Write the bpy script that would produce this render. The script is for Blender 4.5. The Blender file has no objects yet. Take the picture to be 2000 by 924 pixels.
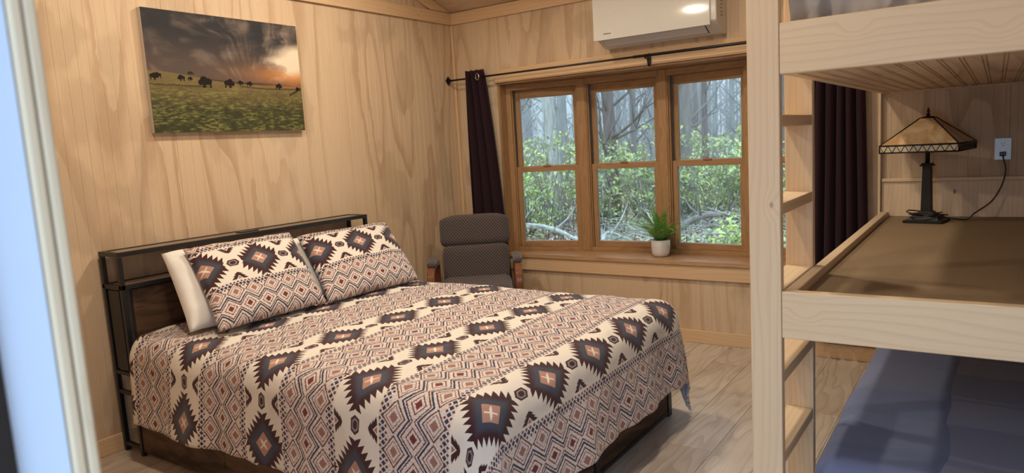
import bpy, bmesh, math, random
from mathutils import Vector, Matrix, noise as mnoise

# ------------------------------------------------------------------ camera
SC = bpy.context.scene
COL = SC.collection
random.seed(7)
CAM = (3.58867819, -4.49736641, 1.400)

def cam_matrix(r, p, y):
    cy, sy, cp, sp, cr, sr = math.cos(y), math.sin(y), math.cos(p), math.sin(p), math.cos(r), math.sin(r)
    f = Vector((sy*cp, cy*cp, sp)); rt = Vector((cy, -sy, 0)); up = rt.cross(f)
    rt2 = cr*rt + sr*up; up2 = -sr*rt + cr*up
    m = Matrix((rt2, up2, -f)).transposed()
    return m
cd = bpy.data.cameras.new('camera')
cam = bpy.data.objects.new('camera', cd); COL.objects.link(cam)
cam.matrix_world = Matrix.Translation(CAM) @ cam_matrix(-0.05922232, -0.12935319, -0.60694343).to_4x4()
cd.sensor_width = 36.0; cd.sensor_fit = 'HORIZONTAL'
cd.lens = 1373.19*36/2000
cd.clip_start = 0.02; cd.clip_end = 300
cd.dof.use_dof = True; cd.dof.focus_distance = 3.6; cd.dof.aperture_fstop = 4.4
SC.camera = cam

# ------------------------------------------------------------------ world, exposure
W = bpy.data.worlds.new('overcast_sky'); SC.world = W; W.use_nodes = True
wt = W.node_tree; wt.nodes.clear()
wo = wt.nodes.new('ShaderNodeOutputWorld'); wb = wt.nodes.new('ShaderNodeBackground')
wc = wt.nodes.new('ShaderNodeTexCoord'); ws = wt.nodes.new('ShaderNodeSeparateXYZ')
wr = wt.nodes.new('ShaderNodeMapRange'); wr.inputs[1].default_value = 0; wr.inputs[2].default_value = 1
SKY_H, SKY_Z = 3.0, 9.0          # overcast sky: the zenith is about three times the horizon
wr.inputs[3].default_value = SKY_H; wr.inputs[4].default_value = SKY_Z
wt.links.new(wc.outputs['Generated'], ws.inputs[0]); wt.links.new(ws.outputs[2], wr.inputs[0])
wb.inputs[0].default_value = (0.50, 0.72, 1.0, 1)
wt.links.new(wr.outputs[0], wb.inputs[1]); wt.links.new(wb.outputs[0], wo.inputs[0])
SC.view_settings.view_transform = 'Standard'; SC.view_settings.look = 'None'
SC.view_settings.exposure = 0.0; SC.view_settings.gamma = 1.0
SC.view_settings.use_curve_mapping = False
SC.cycles.max_bounces = 7; SC.cycles.diffuse_bounces = 4; SC.cycles.glossy_bounces = 3
SC.cycles.transmission_bounces = 6; SC.cycles.transparent_max_bounces = 10
SC.cycles.caustics_reflective = False; SC.cycles.caustics_refractive = False
SC.cycles.sample_clamp_indirect = 6.0
SC.cycles.use_denoising = True

def portal(loc, rot, sx, sy):
    l = bpy.data.lights.new('sky_portal', 'AREA'); l.shape = 'RECTANGLE'; l.size = sx; l.size_y = sy
    l.cycles.is_portal = True
    o = bpy.data.objects.new('sky_portal', l); o.location = loc; o.rotation_euler = rot; COL.objects.link(o)
portal((1.64, 0.50, 1.20), (math.radians(-90), 0, 0), 2.6, 1.5)     # window, faces the room (-y)
portal((3.32, -4.40, 1.03), (math.radians(90), 0, 0), 0.96, 2.1)    # open door, faces the room (+y)

# ceiling lamps: position, radiant power
LAMPS = [(1.05, -1.40, 24), (1.05, -3.00, 18), (2.30, -1.40, 21), (2.30, -3.00, 11)]
LAMP_COL = (1.0, 0.86, 0.675)

# ------------------------------------------------------------------ node expressions
class E:
    def __init__(s, t, k): s.t = t; s.k = k
    def m(s, op, *a, clamp=False):
        n = s.t.nodes.new('ShaderNodeMath'); n.operation = op; n.use_clamp = clamp
        for i, v in enumerate((s,)+a):
            if isinstance(v, E): s.t.links.new(v.k, n.inputs[i])
            else: n.inputs[i].default_value = v
        return E(s.t, n.outputs[0])
    def __add__(s, o): return s.m('ADD', o)
    __radd__ = __add__
    def __mul__(s, o): return s.m('MULTIPLY', o)
    __rmul__ = __mul__
    def __sub__(s, o): return s.m('SUBTRACT', o)
    def __rsub__(s, o): return (s*-1.0) + o
    def __truediv__(s, o): return s.m('DIVIDE', o)
    def __neg__(s): return s*-1.0
    def abs(s): return s.m('ABSOLUTE')
    def fr(s): return s.m('FRACT')
    def fl(s): return s.m('FLOOR')
    def lt(s, o): return s.m('LESS_THAN', o)
    def gt(s, o): return s.m('GREATER_THAN', o)
    def mn(s, o): return s.m('MINIMUM', o)
    def mx(s, o): return s.m('MAXIMUM', o)
    def pw(s, o): return s.m('POWER', o)
    def sin(s): return s.m('SINE')
    def sat(s): return s.m('ADD', 0.0, clamp=True)
    def sm(s, a, b, lo=0.0, hi=1.0):
        n = s.t.nodes.new('ShaderNodeMapRange'); n.interpolation_type = 'SMOOTHSTEP'
        s.t.links.new(s.k, n.inputs[0])
        for i, v in enumerate((a, b, lo, hi)): n.inputs[i+1].default_value = v
        return E(s.t, n.outputs[0])

class Mat:
    def __init__(s, name, rough=0.6, spec=0.4):
        s.m = bpy.data.materials.new(name); s.m.use_nodes = True
        s.t = s.m.node_tree; s.b = s.t.nodes['Principled BSDF']
        s.b.inputs['Roughness'].default_value = rough
        s.b.inputs['Specular IOR Level'].default_value = spec
    def coord(s, kind='Object'):
        if kind == 'Position':
            n = s.t.nodes.new('ShaderNodeNewGeometry'); return n.outputs['Position']
        n = s.t.nodes.new('ShaderNodeTexCoord'); return n.outputs[kind]
    def xyz(s, sock):
        n = s.t.nodes.new('ShaderNodeSeparateXYZ'); s.t.links.new(sock, n.inputs[0])
        return tuple(E(s.t, n.outputs[i]) for i in range(3))
    def rand(s):
        n = s.t.nodes.new('ShaderNodeObjectInfo'); return E(s.t, n.outputs['Random'])
    def vec(s, x, y, z):
        n = s.t.nodes.new('ShaderNodeCombineXYZ')
        for i, v in enumerate((x, y, z)):
            if isinstance(v, E): s.t.links.new(v.k, n.inputs[i])
            else: n.inputs[i].default_value = v
        return n.outputs[0]
    def noise(s, vec, scale=1.0, detail=2.0, rough=0.5, dist=0.0):
        n = s.t.nodes.new('ShaderNodeTexNoise'); s.t.links.new(vec, n.inputs['Vector'])
        n.inputs['Scale'].default_value = scale; n.inputs['Detail'].default_value = detail
        n.inputs['Roughness'].default_value = rough; n.inputs['Distortion'].default_value = dist
        return E(s.t, n.outputs[0])
    def voro(s, vec, scale=1.0, rnd=1.0):
        n = s.t.nodes.new('ShaderNodeTexVoronoi'); s.t.links.new(vec, n.inputs['Vector'])
        n.inputs['Scale'].default_value = scale; n.inputs['Randomness'].default_value = rnd
        return E(s.t, n.outputs['Distance']), E(s.t, n.outputs['Color'])
    def mix(s, f, a, b, mode='MIX'):
        n = s.t.nodes.new('ShaderNodeMix'); n.data_type = 'RGBA'; n.blend_type = mode
        for sock, v in ((n.inputs[0], f), (n.inputs[6], a), (n.inputs[7], b)):
            if isinstance(v, E): s.t.links.new(v.k, sock)
            elif isinstance(v, tuple): sock.default_value = (v[0], v[1], v[2], 1)
            else: sock.default_value = v
        return E(s.t, n.outputs[2])
    def color(s, c):
        if isinstance(c, E): s.t.links.new(c.k, s.b.inputs['Base Color'])
        else: s.b.inputs['Base Color'].default_value = (*c, 1)
    def rough(s, e): s.t.links.new(e.k, s.b.inputs['Roughness'])
    def bump(s, h, strength=0.3, dist=0.002):
        n = s.t.nodes.new('ShaderNodeBump'); n.inputs['Strength'].default_value = strength
        n.inputs['Distance'].default_value = dist
        s.t.links.new(h.k, n.inputs['Height']); s.t.links.new(n.outputs[0], s.b.inputs['Normal'])

def ply_mat(name, ax, lite=(0.655, 0.50, 0.34), dark=(0.46, 0.31, 0.195), seed=0.0, vert=2, per_obj=False):
    """rotary-cut pine plywood: broad cathedral figure drawn as contour steps of a stretched noise"""
    M = Mat(name, 0.55, 0.3)
    p = M.xyz(M.coord('Position'))
    u, z = p[ax], p[vert]
    if per_obj: u = u + M.rand()*7.0
    warp = M.noise(M.vec(u*9.0, z*3.0, seed+3), 1.0, 3.0, 0.6)
    base = M.noise(M.vec(u*2.4 + warp*0.10, z*0.34 + warp*0.05, seed), 1.0, 1.2, 0.45)
    s = (base*11.0 + (warp - 0.5)*0.55).fr()
    edge = M.noise(M.vec(u*60.0, z*2.5, seed), 1.0, 2.0, 0.6)
    band = (s + (edge - 0.5)*0.22).sm(0.55, 0.93) * s.sm(1.0, 0.965)
    area = M.noise(M.vec(u*1.3, z*0.55, seed+9), 1.0, 2.0, 0.5).sm(0.35, 0.68)
    fib = M.noise(M.vec(u*170.0, z*3.0, seed), 1.0, 2.0, 0.6)
    c = M.mix(band*(area*0.70 + 0.30), lite, dark)
    c = M.mix(area*0.30, c, (0.53, 0.36, 0.22))
    patch = M.noise(M.vec(u*2.6, z*1.5, seed+21), 1.0, 3.0, 0.55)
    c = M.mix(patch.sm(0.57, 0.62)*0.38, c, (0.39, 0.285, 0.185))
    c = M.mix(fib.sm(0.35, 0.75)*0.30, c, (0.47, 0.33, 0.20))
    knot, _ = M.voro(M.vec(u*1.4, z*0.9, seed+4), 1.0, 1.0)
    c = M.mix(knot.sm(0.030, 0.012)*0.6, c, (0.27, 0.135, 0.07))
    M.color(c); M.bump(fib + band*0.6, 0.25, 0.0012)
    return M.m

def pine_mat(name, axis, lite=(0.74, 0.565, 0.36), dark=(0.58, 0.395, 0.225), rough=0.5, knots=True, knotcol=(0.30, 0.15, 0.075)):
    """solid softwood: long growth-ring lines along the given axis, small knots"""
    M = Mat(name, rough, 0.35)
    p = M.xyz(M.coord('Object')); r = M.rand()*23.0
    a = p[axis]; o = [p[i] for i in range(3) if i != axis]
    q = o[0] + o[1]*0.83
    w = M.noise(M.vec(q*5.0 + r, a*0.9, r), 1.0, 2.0, 0.5)
    kd, kc = M.voro(M.vec(q*8.0 + r, a*4.6, r), 1.0, 1.0)
    ring = ((q*44.0 + w*6.5 + kd.sm(0.32, 0.0)*1.5)).fr()
    line = ring.sm(0.45, 0.92)*ring.sm(1.0, 0.95)
    fib = M.noise(M.vec(q*230.0, a*3.5, r), 1.0, 2.0, 0.6)
    c = M.mix(line*0.36, lite, dark)
    tone = M.noise(M.vec(q*2.0, a*0.8, r + 5.0), 1.0, 2.0, 0.5)
    c = M.mix(tone.sm(0.35, 0.75)*0.25, c, (0.66, 0.45, 0.29))
    c = M.mix(fib.sm(0.4, 0.8)*0.16, c, dark)
    if knots:
        kk = kd.sm(0.085, 0.04)*(M.noise(M.vec(q*3.0, a*1.7, r+11.0), 1.0, 0.0).gt(0.53))
        c = M.mix(kk*0.85, c, knotcol)
    M.color(c); M.bump(fib, 0.2, 0.0008)
    return M.m

def oak_mat(name, axis, c1=(0.40, 0.235, 0.11), c2=(0.23, 0.12, 0.05), rough=0.42):
    M = Mat(name, rough, 0.4)
    p = M.xyz(M.coord('Object')); r = M.rand()*11.0
    a = p[axis]; o = [p[i] for i in range(3) if i != axis]
    q = o[0]*1.0 + o[1]*0.71
    w = M.noise(M.vec(q*14.0 + r, a*1.6, r), 1.0, 3.0, 0.55)
    ring = (q*34.0 + w*7.0).fr()
    por = M.noise(M.vec(q*420.0, a*14.0, r), 1.0, 2.0, 0.6)
    c = M.mix(ring.sm(0.5, 1.0)*0.45, c1, c2)
    c = M.mix(por.sm(0.50, 0.75)*0.5, c, c2)
    M.color(c); M.bump(por, 0.2, 0.0006)
    return M.m

def plain(name, col, rough=0.5, metal=0.0, spec=0.5, coat=0.0, vary=0.0, scale=30.0):
    M = Mat(name, rough, spec); M.b.inputs['Metallic'].default_value = metal
    if coat: M.b.inputs['Coat Weight'].default_value = coat; M.b.inputs['Coat Roughness'].default_value = 0.08
    n = M.noise(M.coord('Object'), scale, 3.0, 0.6)
    d = tuple(c*(1.0 - max(vary, 0.04)) for c in col)
    M.color(M.mix(n, col, d))
    M.bump(n, 0.06, 0.0005)
    return M.m

MT = {}
MT['ply_left'] = ply_mat('plywood_left_wall', 1, seed=2.3)
MT['ply_back'] = ply_mat('plywood_window_wall', 0, seed=14.1)
MT['ply_side'] = ply_mat('plywood_side_walls', 1, seed=31.0)
MT['ply_front'] = ply_mat('plywood_front_wall', 0, seed=41.0)
MT['ply_ceiling'] = ply_mat('plywood_ceiling', 1, seed=51.0, vert=0)
MT['ply_bunk'] = ply_mat('plywood_bunk_underside', 0, seed=61.0, vert=1)
for i, k in enumerate('xyz'):
    MT['pine_'+k] = pine_mat('pine_along_'+k, i)
    MT['trim_'+k] = pine_mat('trim_pine_along_'+k, i, lite=(0.68, 0.475, 0.28), dark=(0.55, 0.345, 0.18))
    MT['oak_'+k] = oak_mat('oak_along_'+k, i)
MT['jamb_pine'] = pine_mat('door_jamb_pine', 2, (0.50, 0.37, 0.235), (0.40, 0.26, 0.15))
MT['oak_seat'] = oak_mat('oak_window_seat', 0, (0.50, 0.31, 0.17), (0.33, 0.18, 0.085), 0.28)
MT['black'] = plain('black_metal', (0.012, 0.012, 0.014), 0.38, 0.0, 0.5, vary=0.3)
MT['bronze'] = plain('dark_bronze', (0.018, 0.014, 0.013), 0.35, 0.3, 0.5, vary=0.3)
MT['white_plastic'] = plain('white_glossy_plastic', (0.66, 0.645, 0.59), 0.09, 0, 0.5)
MT['grey_plastic'] = plain('pale_grey_plastic', (0.66, 0.65, 0.67), 0.4)
MT['vent_dark'] = plain('dark_gap', (0.05, 0.05, 0.055), 0.6)
MT['white_cloth'] = plain('white_cotton', (0.78, 0.755, 0.72), 0.9, 0, 0.1, vary=0.06, scale=14)
MT['steel'] = plain('brushed_nickel', (0.62, 0.60, 0.56), 0.25, 1.0)
MT['vinyl'] = plain('door_paint_white', (0.46, 0.49, 0.56), 0.5)
MT['liner'] = plain('window_track_liner', (0.16, 0.125, 0.09), 0.5)
MT['spacer'] = plain('window_glazing_bead', (0.55, 0.50, 0.47), 0.4)

def rustic():
    M = Mat('rustic_brown_board', 0.6, 0.3)
    p = M.xyz(M.coord('Object')); q = p[1] + p[0]
    n = M.noise(M.vec(q*2.5, p[2]*9.0, 1.0), 1.0, 4.0, 0.65, 0.6)
    f = M.noise(M.vec(q*9.0, p[2]*120.0, 1.0), 1.0, 3.0, 0.6)
    c = M.mix(n.sm(0.35, 0.68), (0.028, 0.016, 0.011), (0.135, 0.075, 0.042))
    c = M.mix(f.sm(0.45, 0.8)*0.4, c, (0.02, 0.012, 0.008))
    M.color(c); M.bump(f, 0.2, 0.001); return M.m
MT['rustic'] = rustic()
def rustic_top():
    M = Mat('rustic_shelf_board', 0.3, 0.5)
    p = M.xyz(M.coord('Object'))
    n = M.noise(M.vec(p[0]*40.0, p[1]*2.0, 1.0), 1.0, 4.0, 0.65)
    M.color(M.mix(n.sm(0.3, 0.7), (0.16, 0.10, 0.065), (0.33, 0.22, 0.14))); return M.m
MT['rustic_top'] = rustic_top()

def floor_mat():
    M = Mat('grey_brown_plank', 0.34, 0.45)
    p = M.xyz(M.coord('Position')); r = M.rand()
    q = p[0]; a = p[1]; k = r*40.0
    w = M.noise(M.vec(q*6.0 + k, a*1.1, k), 1.0, 2.0, 0.5)
    ring = (q*7.0 + w*9.0).fr()
    line = ring.sm(0.4, 0.95)*ring.sm(1.0, 0.96)
    fib = M.noise(M.vec(q*190.0, a*5.0, k), 1.0, 3.0, 0.65)
    tone = M.noise(M.vec(q*3.0 + k, a*1.4, k+3.0), 1.0, 3.0, 0.6)
    c = M.mix(tone.sm(0.3, 0.72), (0.60, 0.52, 0.435), (0.44, 0.355, 0.275))
    c = M.mix(r*0.35, c, (0.46, 0.39, 0.32))
    c = M.mix(line*0.32, c, (0.22, 0.155, 0.105))
    c = M.mix(fib.sm(0.45, 0.8)*0.30, c, (0.27, 0.20, 0.15))
    kd, _ = M.voro(M.vec(q*4.2 + k, a*1.6, k), 1.0, 1.0)
    c = M.mix(kd.sm(0.09, 0.03)*0.65, c, (0.13, 0.085, 0.055))
    M.color(c); M.rough(fib.sm(0.2, 0.9, 0.30, 0.46)); M.bump(fib + line, 0.25, 0.0006)
    return M.m
MT['floor'] = floor_mat()

# ------------------------------------------------------------------ the printed bedding pattern (u across a row of medallions, v from row to row, metres)
def print_mat(name, P=0.347, Q=0.53, u0=0.0, v0=0.0, back=True):
    M = Mat(name, 0.85, 0.12)
    uv = M.coord('UV'); u, v, _ = M.xyz(uv)
    jig = M.noise(uv, 150.0, 2.0, 0.6) - 0.5
    u = u - u0; v = v - v0
    cu = ((u/P).fr() - 0.5)*P; uu = cu.abs(); um = P/2 - uu
    cv = ((v/Q + 0.5).fr() - 0.5)*Q; vv = cv.abs(); w = Q/2 - vv
    CREAM = (0.72, 0.665, 0.585); MAR = (0.052, 0.019, 0.020); SLATE = (0.055, 0.062, 0.085)
    NAVY = (0.035, 0.045, 0.082); RUST = (0.31, 0.155, 0.12); DRED = (0.16, 0.035, 0.03); BRN = (0.125, 0.050, 0.042)
    # ---- field of lozenges held between two wavy lines
    K = Q/0.53
    p = P/3
    f = (u/p).fr() - 0.5
    T = f.abs()*2.0                                   # 0 at a rust lozenge, 1 at a dark red one
    jw = jig*0.011
    wq = w + jw
    mott = M.noise(uv, 190.0, 3.0, 0.75).sm(0.46, 0.56)
    bgz = M.mix(mott*0.52, (0.74, 0.67, 0.62), (0.25, 0.155, 0.14))
    def band(e, c, hw): return (e - c).abs().lt(hw)
    mR = T + (wq - 0.086*K).abs()/(0.052*K)
    mD = (1.0 - T) + wq/(0.050*K)
    z = bgz
    z = M.mix(band(mR, 0.64, 0.045), z, (0.26, 0.13, 0.11))
    z = M.mix(mR.lt(0.36), z, RUST)
    z = M.mix(band(mR, 0.93, 0.075), z, BRN)
    z = M.mix(band(mD, 0.62, 0.055), z, DRED)
    z = M.mix(mD.lt(0.33), z, DRED)
    nav = (wq - (T*0.048 + 0.019)*K).abs().lt(0.0048)
    brl = (wq - (T*0.048 + 0.005)*K).abs().lt(0.0032)
    z = M.mix(brl, z, BRN)
    z = M.mix(nav, z, NAVY)
    inz = mR.lt(0.99).mx(w.lt((T*0.048 + 0.024)*K))
    # ---- speckled ground with dots, plain cream round the medallions
    c = M.mix((vv + jig*0.02).gt(0.112), CREAM, bgz)
    def dots(n, off, vc, hx, hy):
        dp = P/n
        return (((u/dp + off).fr() - 0.5).abs()*(dp/hx) + (vv - vc).abs()/hy).lt(1.0)
    c = M.mix(dots(15, 0.0, 0.132, 0.0095, 0.0105), c, NAVY)
    c = M.mix(dots(15, 0.5, 0.1185, 0.0065, 0.0070), c, BRN)
    c = M.mix(dots(15, 0.5, 0.1455, 0.0065, 0.0070), c, BRN)
    c = M.mix(inz, c, z)
    # ---- stepped half medallions between the rows
    s0 = vv - 0.064; k = (s0/0.013).fl(); fs = (s0/0.013).fr()
    st = um.lt(k*0.011 + 0.026 - (1.0 - fs)*0.022)*s0.gt(0.0)*vv.lt(0.105)
    c = M.mix(st, c, MAR)
    c = M.mix(um.lt((vv - 0.084)*0.9)*vv.lt(0.107), c, CREAM)
    c = M.mix(um.lt((vv - 0.089)*0.8)*vv.lt(0.104), c, RUST)
    # ---- medallion
    A, B = 0.145, 0.121
    dd = uu/A + vv/B
    tt = ((uu/A - vv/B)*3.6 + dd*0.55).fr()
    saw = (tt - 0.5).abs()*2.0
    ins = dd.lt(saw*0.36 + 0.80)*vv.lt(B*1.02)
    body = M.mix(dd.sm(0.80, 0.45), MAR, SLATE)
    c = M.mix(ins, c, body)
    cd_ = uu/0.050 + vv/0.043
    c = M.mix(cd_.lt(1.0), c, (0.42, 0.225, 0.165))
    star = (uu - vv*1.1).abs().lt(0.0042)*cd_.lt(0.78)
    star = star.mx(((cu + cv).abs().lt(0.007))*cd_.lt(0.5))
    c = M.mix(star, c, CREAM)
    # ---- hexagon in the gap
    hm = (vv/0.020).mx((um + vv*0.75)/0.036)
    c = M.mix(hm.lt(1.55)*ins, c, CREAM)
    c = M.mix(hm.lt(1.0), c, MAR)
    c = M.mix(hm.lt(0.72)*hm.gt(0.46), c, (0.24, 0.20, 0.20))
    if back:
        g = M.t.nodes.new('ShaderNodeNewGeometry')
        c = M.mix(E(M.t, g.outputs['Backfacing']), c, (0.50, 0.49, 0.52))
    M.color(c)
    M.bump(M.noise(uv, 900.0, 1.0, 0.5), 0.12, 0.0005)
    M.b.inputs['Sheen Weight'].default_value = 0.15
    return M.m
MT['duvet'] = print_mat('printed_duvet', u0=-2.118-0.347/2, v0=0.715)
MT['sham'] = print_mat('printed_sham', P=0.30, Q=0.50, u0=0.0, v0=0.0, back=False)

# ------------------------------------------------------------------ mesh helpers
def bm_box(bm, x0, x1, y0, y1, z0, z1):
    vs = [bm.verts.new((x, y, z)) for x in (x0, x1) for y in (y0, y1) for z in (z0, z1)]
    for f in ((0, 1, 3, 2), (4, 6, 7, 5), (0, 4, 5, 1), (2, 3, 7, 6), (0, 2, 6, 4), (1, 5, 7, 3)):
        bm.faces.new([vs[i] for i in f])
    return vs
def bm_cyl(bm, p0, p1, r0, r1=None, n=12, caps=True):
    r1 = r0 if r1 is None else r1
    p0, p1 = Vector(p0), Vector(p1); d = (p1-p0).normalized()
    a = d.orthogonal().normalized(); b = d.cross(a)
    A = [bm.verts.new(p0 + r0*(math.cos(t)*a + math.sin(t)*b)) for t in (2*math.pi*i/n for i in range(n))]
    B = [bm.verts.new(p1 + r1*(math.cos(t)*a + math.sin(t)*b)) for t in (2*math.pi*i/n for i in range(n))]
    for i in range(n):
        f = bm.faces.new((A[i], A[(i+1) % n], B[(i+1) % n], B[i])); f.smooth = True
    if caps: bm.faces.new(A[::-1]); bm.faces.new(B)
def bm_tube(bm, pts, r, n=8, closed=False):
    """round tube along points; r a number or list"""
    pts = [Vector(p) for p in pts]; rings = []; a = None
    for i, p in enumerate(pts):
        q0 = pts[i-1] if (i > 0 or closed) else p; q1 = pts[(i+1) % len(pts)] if (i < len(pts)-1 or closed) else p
        d = (q1-q0).normalized()
        if a is None: a = d.orthogonal().normalized()
        a = (a - a.dot(d)*d).normalized(); b = d.cross(a)
        rr = r[i] if isinstance(r, (list, tuple)) else r
        rings.append([bm.verts.new(p + rr*(math.cos(t)*a + math.sin(t)*b)) for t in (2*math.pi*k/n for k in range(n))])
    m = len(rings)
    for i in range(m if closed else m-1):
        A, B = rings[i], rings[(i+1) % m]
        for k in range(n):
            f = bm.faces.new((A[k], A[(k+1) % n], B[(k+1) % n], B[k])); f.smooth = True
    if not closed: bm.faces.new(rings[0][::-1]); bm.faces.new(rings[-1])
def bm_lathe(bm, prof, n=24, c=(0, 0, 0)):
    rings = [[bm.verts.new((c[0]+r*math.cos(2*math.pi*k/n), c[1]+r*math.sin(2*math.pi*k/n), c[2]+z)) for k in range(n)] for r, z in prof]
    for A, B in zip(rings, rings[1:]):
        for k in range(n):
            f = bm.faces.new((A[k], A[(k+1) % n], B[(k+1) % n], B[k])); f.smooth = True
    bm.faces.new(rings[0][::-1]); bm.faces.new(rings[-1])
def bm_prism(bm, poly, off):
    """polygon (list of 3d points) extruded by vector off"""
    off = Vector(off)
    A = [bm.verts.new(p) for p in poly]; B = [bm.verts.new(Vector(p)+off) for p in poly]
    n = len(A)
    bm.faces.new(A[::-1]); bm.faces.new(B)
    for i in range(n): bm.faces.new((A[i], A[(i+1) % n], B[(i+1) % n], B[i]))
def mesh_obj(name, bm, mat, parent=None, bevel=0.0, local=False, seg=2, subsurf=0, recalc=True):
    """links bm as one object; verts in world metres unless local; parents are unrotated empties/parts whose origin is root"""
    org = Vector((0, 0, 0))
    if parent is not None and not local:
        r = parent
        while r is not None: org += r.location; r = r.parent
    if recalc: bmesh.ops.recalc_face_normals(bm, faces=bm.faces)
    if org.length: bmesh.ops.translate(bm, verts=bm.verts, vec=-org)
    me = bpy.data.meshes.new(name); bm.to_mesh(me); bm.free()
    me.materials.append(mat)
    o = bpy.data.objects.new(name, me); COL.objects.link(o)
    if parent is not None: o.parent = parent
    if bevel:
        md = o.modifiers.new('bevel', 'BEVEL'); md.width = bevel; md.segments = seg; md.limit_method = 'ANGLE'
        md.angle_limit = math.radians(40)
        for p in me.polygons: p.use_smooth = True
        md.harden_normals = True
    if subsurf:
        md = o.modifiers.new('subdivision', 'SUBSURF'); md.levels = subsurf; md.render_levels = subsurf
        for p in me.polygons: p.use_smooth = True
    return o
def box(name, x0, x1, y0, y1, z0, z1, mat, parent=None, bevel=0.0, **k):
    bm = bmesh.new(); bm_box(bm, min(x0, x1), max(x0, x1), min(y0, y1), max(y0, y1), min(z0, z1), max(z0, z1))
    return mesh_obj(name, bm, mat if not isinstance(mat, str) else MT[mat], parent, bevel, **k)
def tag(o, label=None, cat=None, group=None, kind=None):
    if label: o['label'] = label
    if cat: o['category'] = cat
    if group: o['group'] = group
    if kind: o['kind'] = kind
    return o
def thing(name, label, cat, loc=(0, 0, 0), rz=0.0, group=None, kind=None):
    o = bpy.data.objects.new(name, None); o.empty_display_size = 0.1; COL.objects.link(o)
    o.location = loc; o.rotation_euler = (0, 0, rz)
    return tag(o, label, cat, group, kind)
def struct(name, label=None, loc=(0, 0, 0)):
    o = thing(name, label, None, loc); o['kind'] = 'structure'; return o
def setting(o, label=None):
    o['kind'] = 'structure'
    if label: o['label'] = label
    return o

GP = 0.0525                                  # groove pitch of the beaded plywood
def grooved_panel(name, axis, face, sgn, u0, u1, z0, z1, mat, parent, ztop=None, zbot=None, gap=0.0008, depth=0.0013, th=0.012):
    """plywood sheet with real vertical grooves. axis 'x' or 'y' runs along the sheet, the face lies at `face`, the room is towards sgn"""
    us = [(u0+gap, 0.0)]
    k = math.ceil((u0+0.006)/GP)
    while k*GP < u1-0.006:
        c = k*GP
        us += [(c-0.0026, 0.0), (c-0.0008, depth), (c+0.0008, depth), (c+0.0026, 0.0)]; k += 1
    us.append((u1-gap, 0.0))
    bm = bmesh.new()
    def P(u, d, z):
        off = face - sgn*d
        return (u, off, z) if axis == 'x' else (off, u, z)
    zt = ztop or (lambda u: z1); zb = zbot or (lambda u: z0)
    lo = [bm.verts.new(P(u, d, zb(u))) for u, d in us]; hi = [bm.verts.new(P(u, d, zt(u))) for u, d in us]
    for i in range(len(us)-1): bm.faces.new((lo[i], lo[i+1], hi[i+1], hi[i]))
    a0 = bm.verts.new(P(us[0][0], th, zb(us[0][0]))); a1 = bm.verts.new(P(us[-1][0], th, zb(us[-1][0])))
    b0 = bm.verts.new(P(us[0][0], th, zt(us[0][0]))); b1 = bm.verts.new(P(us[-1][0], th, zt(us[-1][0])))
    bm.faces.new((a0, a1, b1, b0)); bm.faces.new((lo[0], a0, b0, hi[0])); bm.faces.new((lo[-1], hi[-1], b1, a1))
    bm.faces.new(lo+[a1, a0]); bm.faces.new(hi+[b1, b0])
    return mesh_obj(name, bm, mat, parent)

# ================================================================== THE SETTING
XR, YF, ZW, PITCH = 4.16, -4.199, 2.452, 0.345       # right wall, front wall, wall height, roof slope
def zroof(y): return ZW + PITCH*min(-y, y-YF) if True else 0
# ---- floor of planks
fl = struct('floor', 'floor of grey-brown wood-look planks')
PW = 0.204; PX0 = -0.072
i = 0
x = PX0
while x < XR:
    y = YF - random.choice((0.1, 0.4, 0.8, 1.05)); 
    while y < 0.0:
        y1 = y + 1.22
        a, b = max(y, YF-0.12), min(y1, 0.012)
        xa, xb = max(x, -0.012), min(x+PW, XR+0.012)
        if b-a > 0.02 and xb-xa > 0.01:
            bm = bmesh.new(); bm_box(bm, xa+0.0006, xb-0.0006, a+0.0006, b-0.0006, -0.012, 0.0)
            mesh_obj('plank', bm, MT['floor'], fl, 0.0008, seg=1)
        y = y1
    x += PW
box('subfloor', -0.15, XR+0.12, YF-0.13, 0.13, -0.10, -0.013, plain('subfloor_board', (0.2, 0.14, 0.09), 0.8), fl)

# ---- left wall (gable), panels every 1.22 m
wl = struct('wall_left', 'left plywood wall behind the bed headboard')
bm = bmesh.new()
bm_prism(bm, [(-0.013, YF-0.13, -0.1), (-0.013, 0.13, -0.1), (-0.013, 0.13, ZW-0.03), (-0.013, YF/2, zroof(YF/2)), (-0.013, YF-0.13, ZW-0.03)], (-0.12, 0, 0))
mesh_obj('wall_core', bm, plain('sheathing', (0.30, 0.22, 0.14), 0.8), wl)
for a, b in ((-1.17, 0.0), (-2.39, -1.17), (-3.61, -2.39), (YF, -3.61)):
    grooved_panel('plywood_panel', 'y', 0.0, 1, a, b, 0.0, 2.37, MT['ply_left'], wl)
    grooved_panel('gable_panel', 'y', 0.0, 1, a, b, 2.44, 2.6, MT['ply_left'], wl, ztop=lambda u: max(2.445, zroof(u)-0.002))

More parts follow.
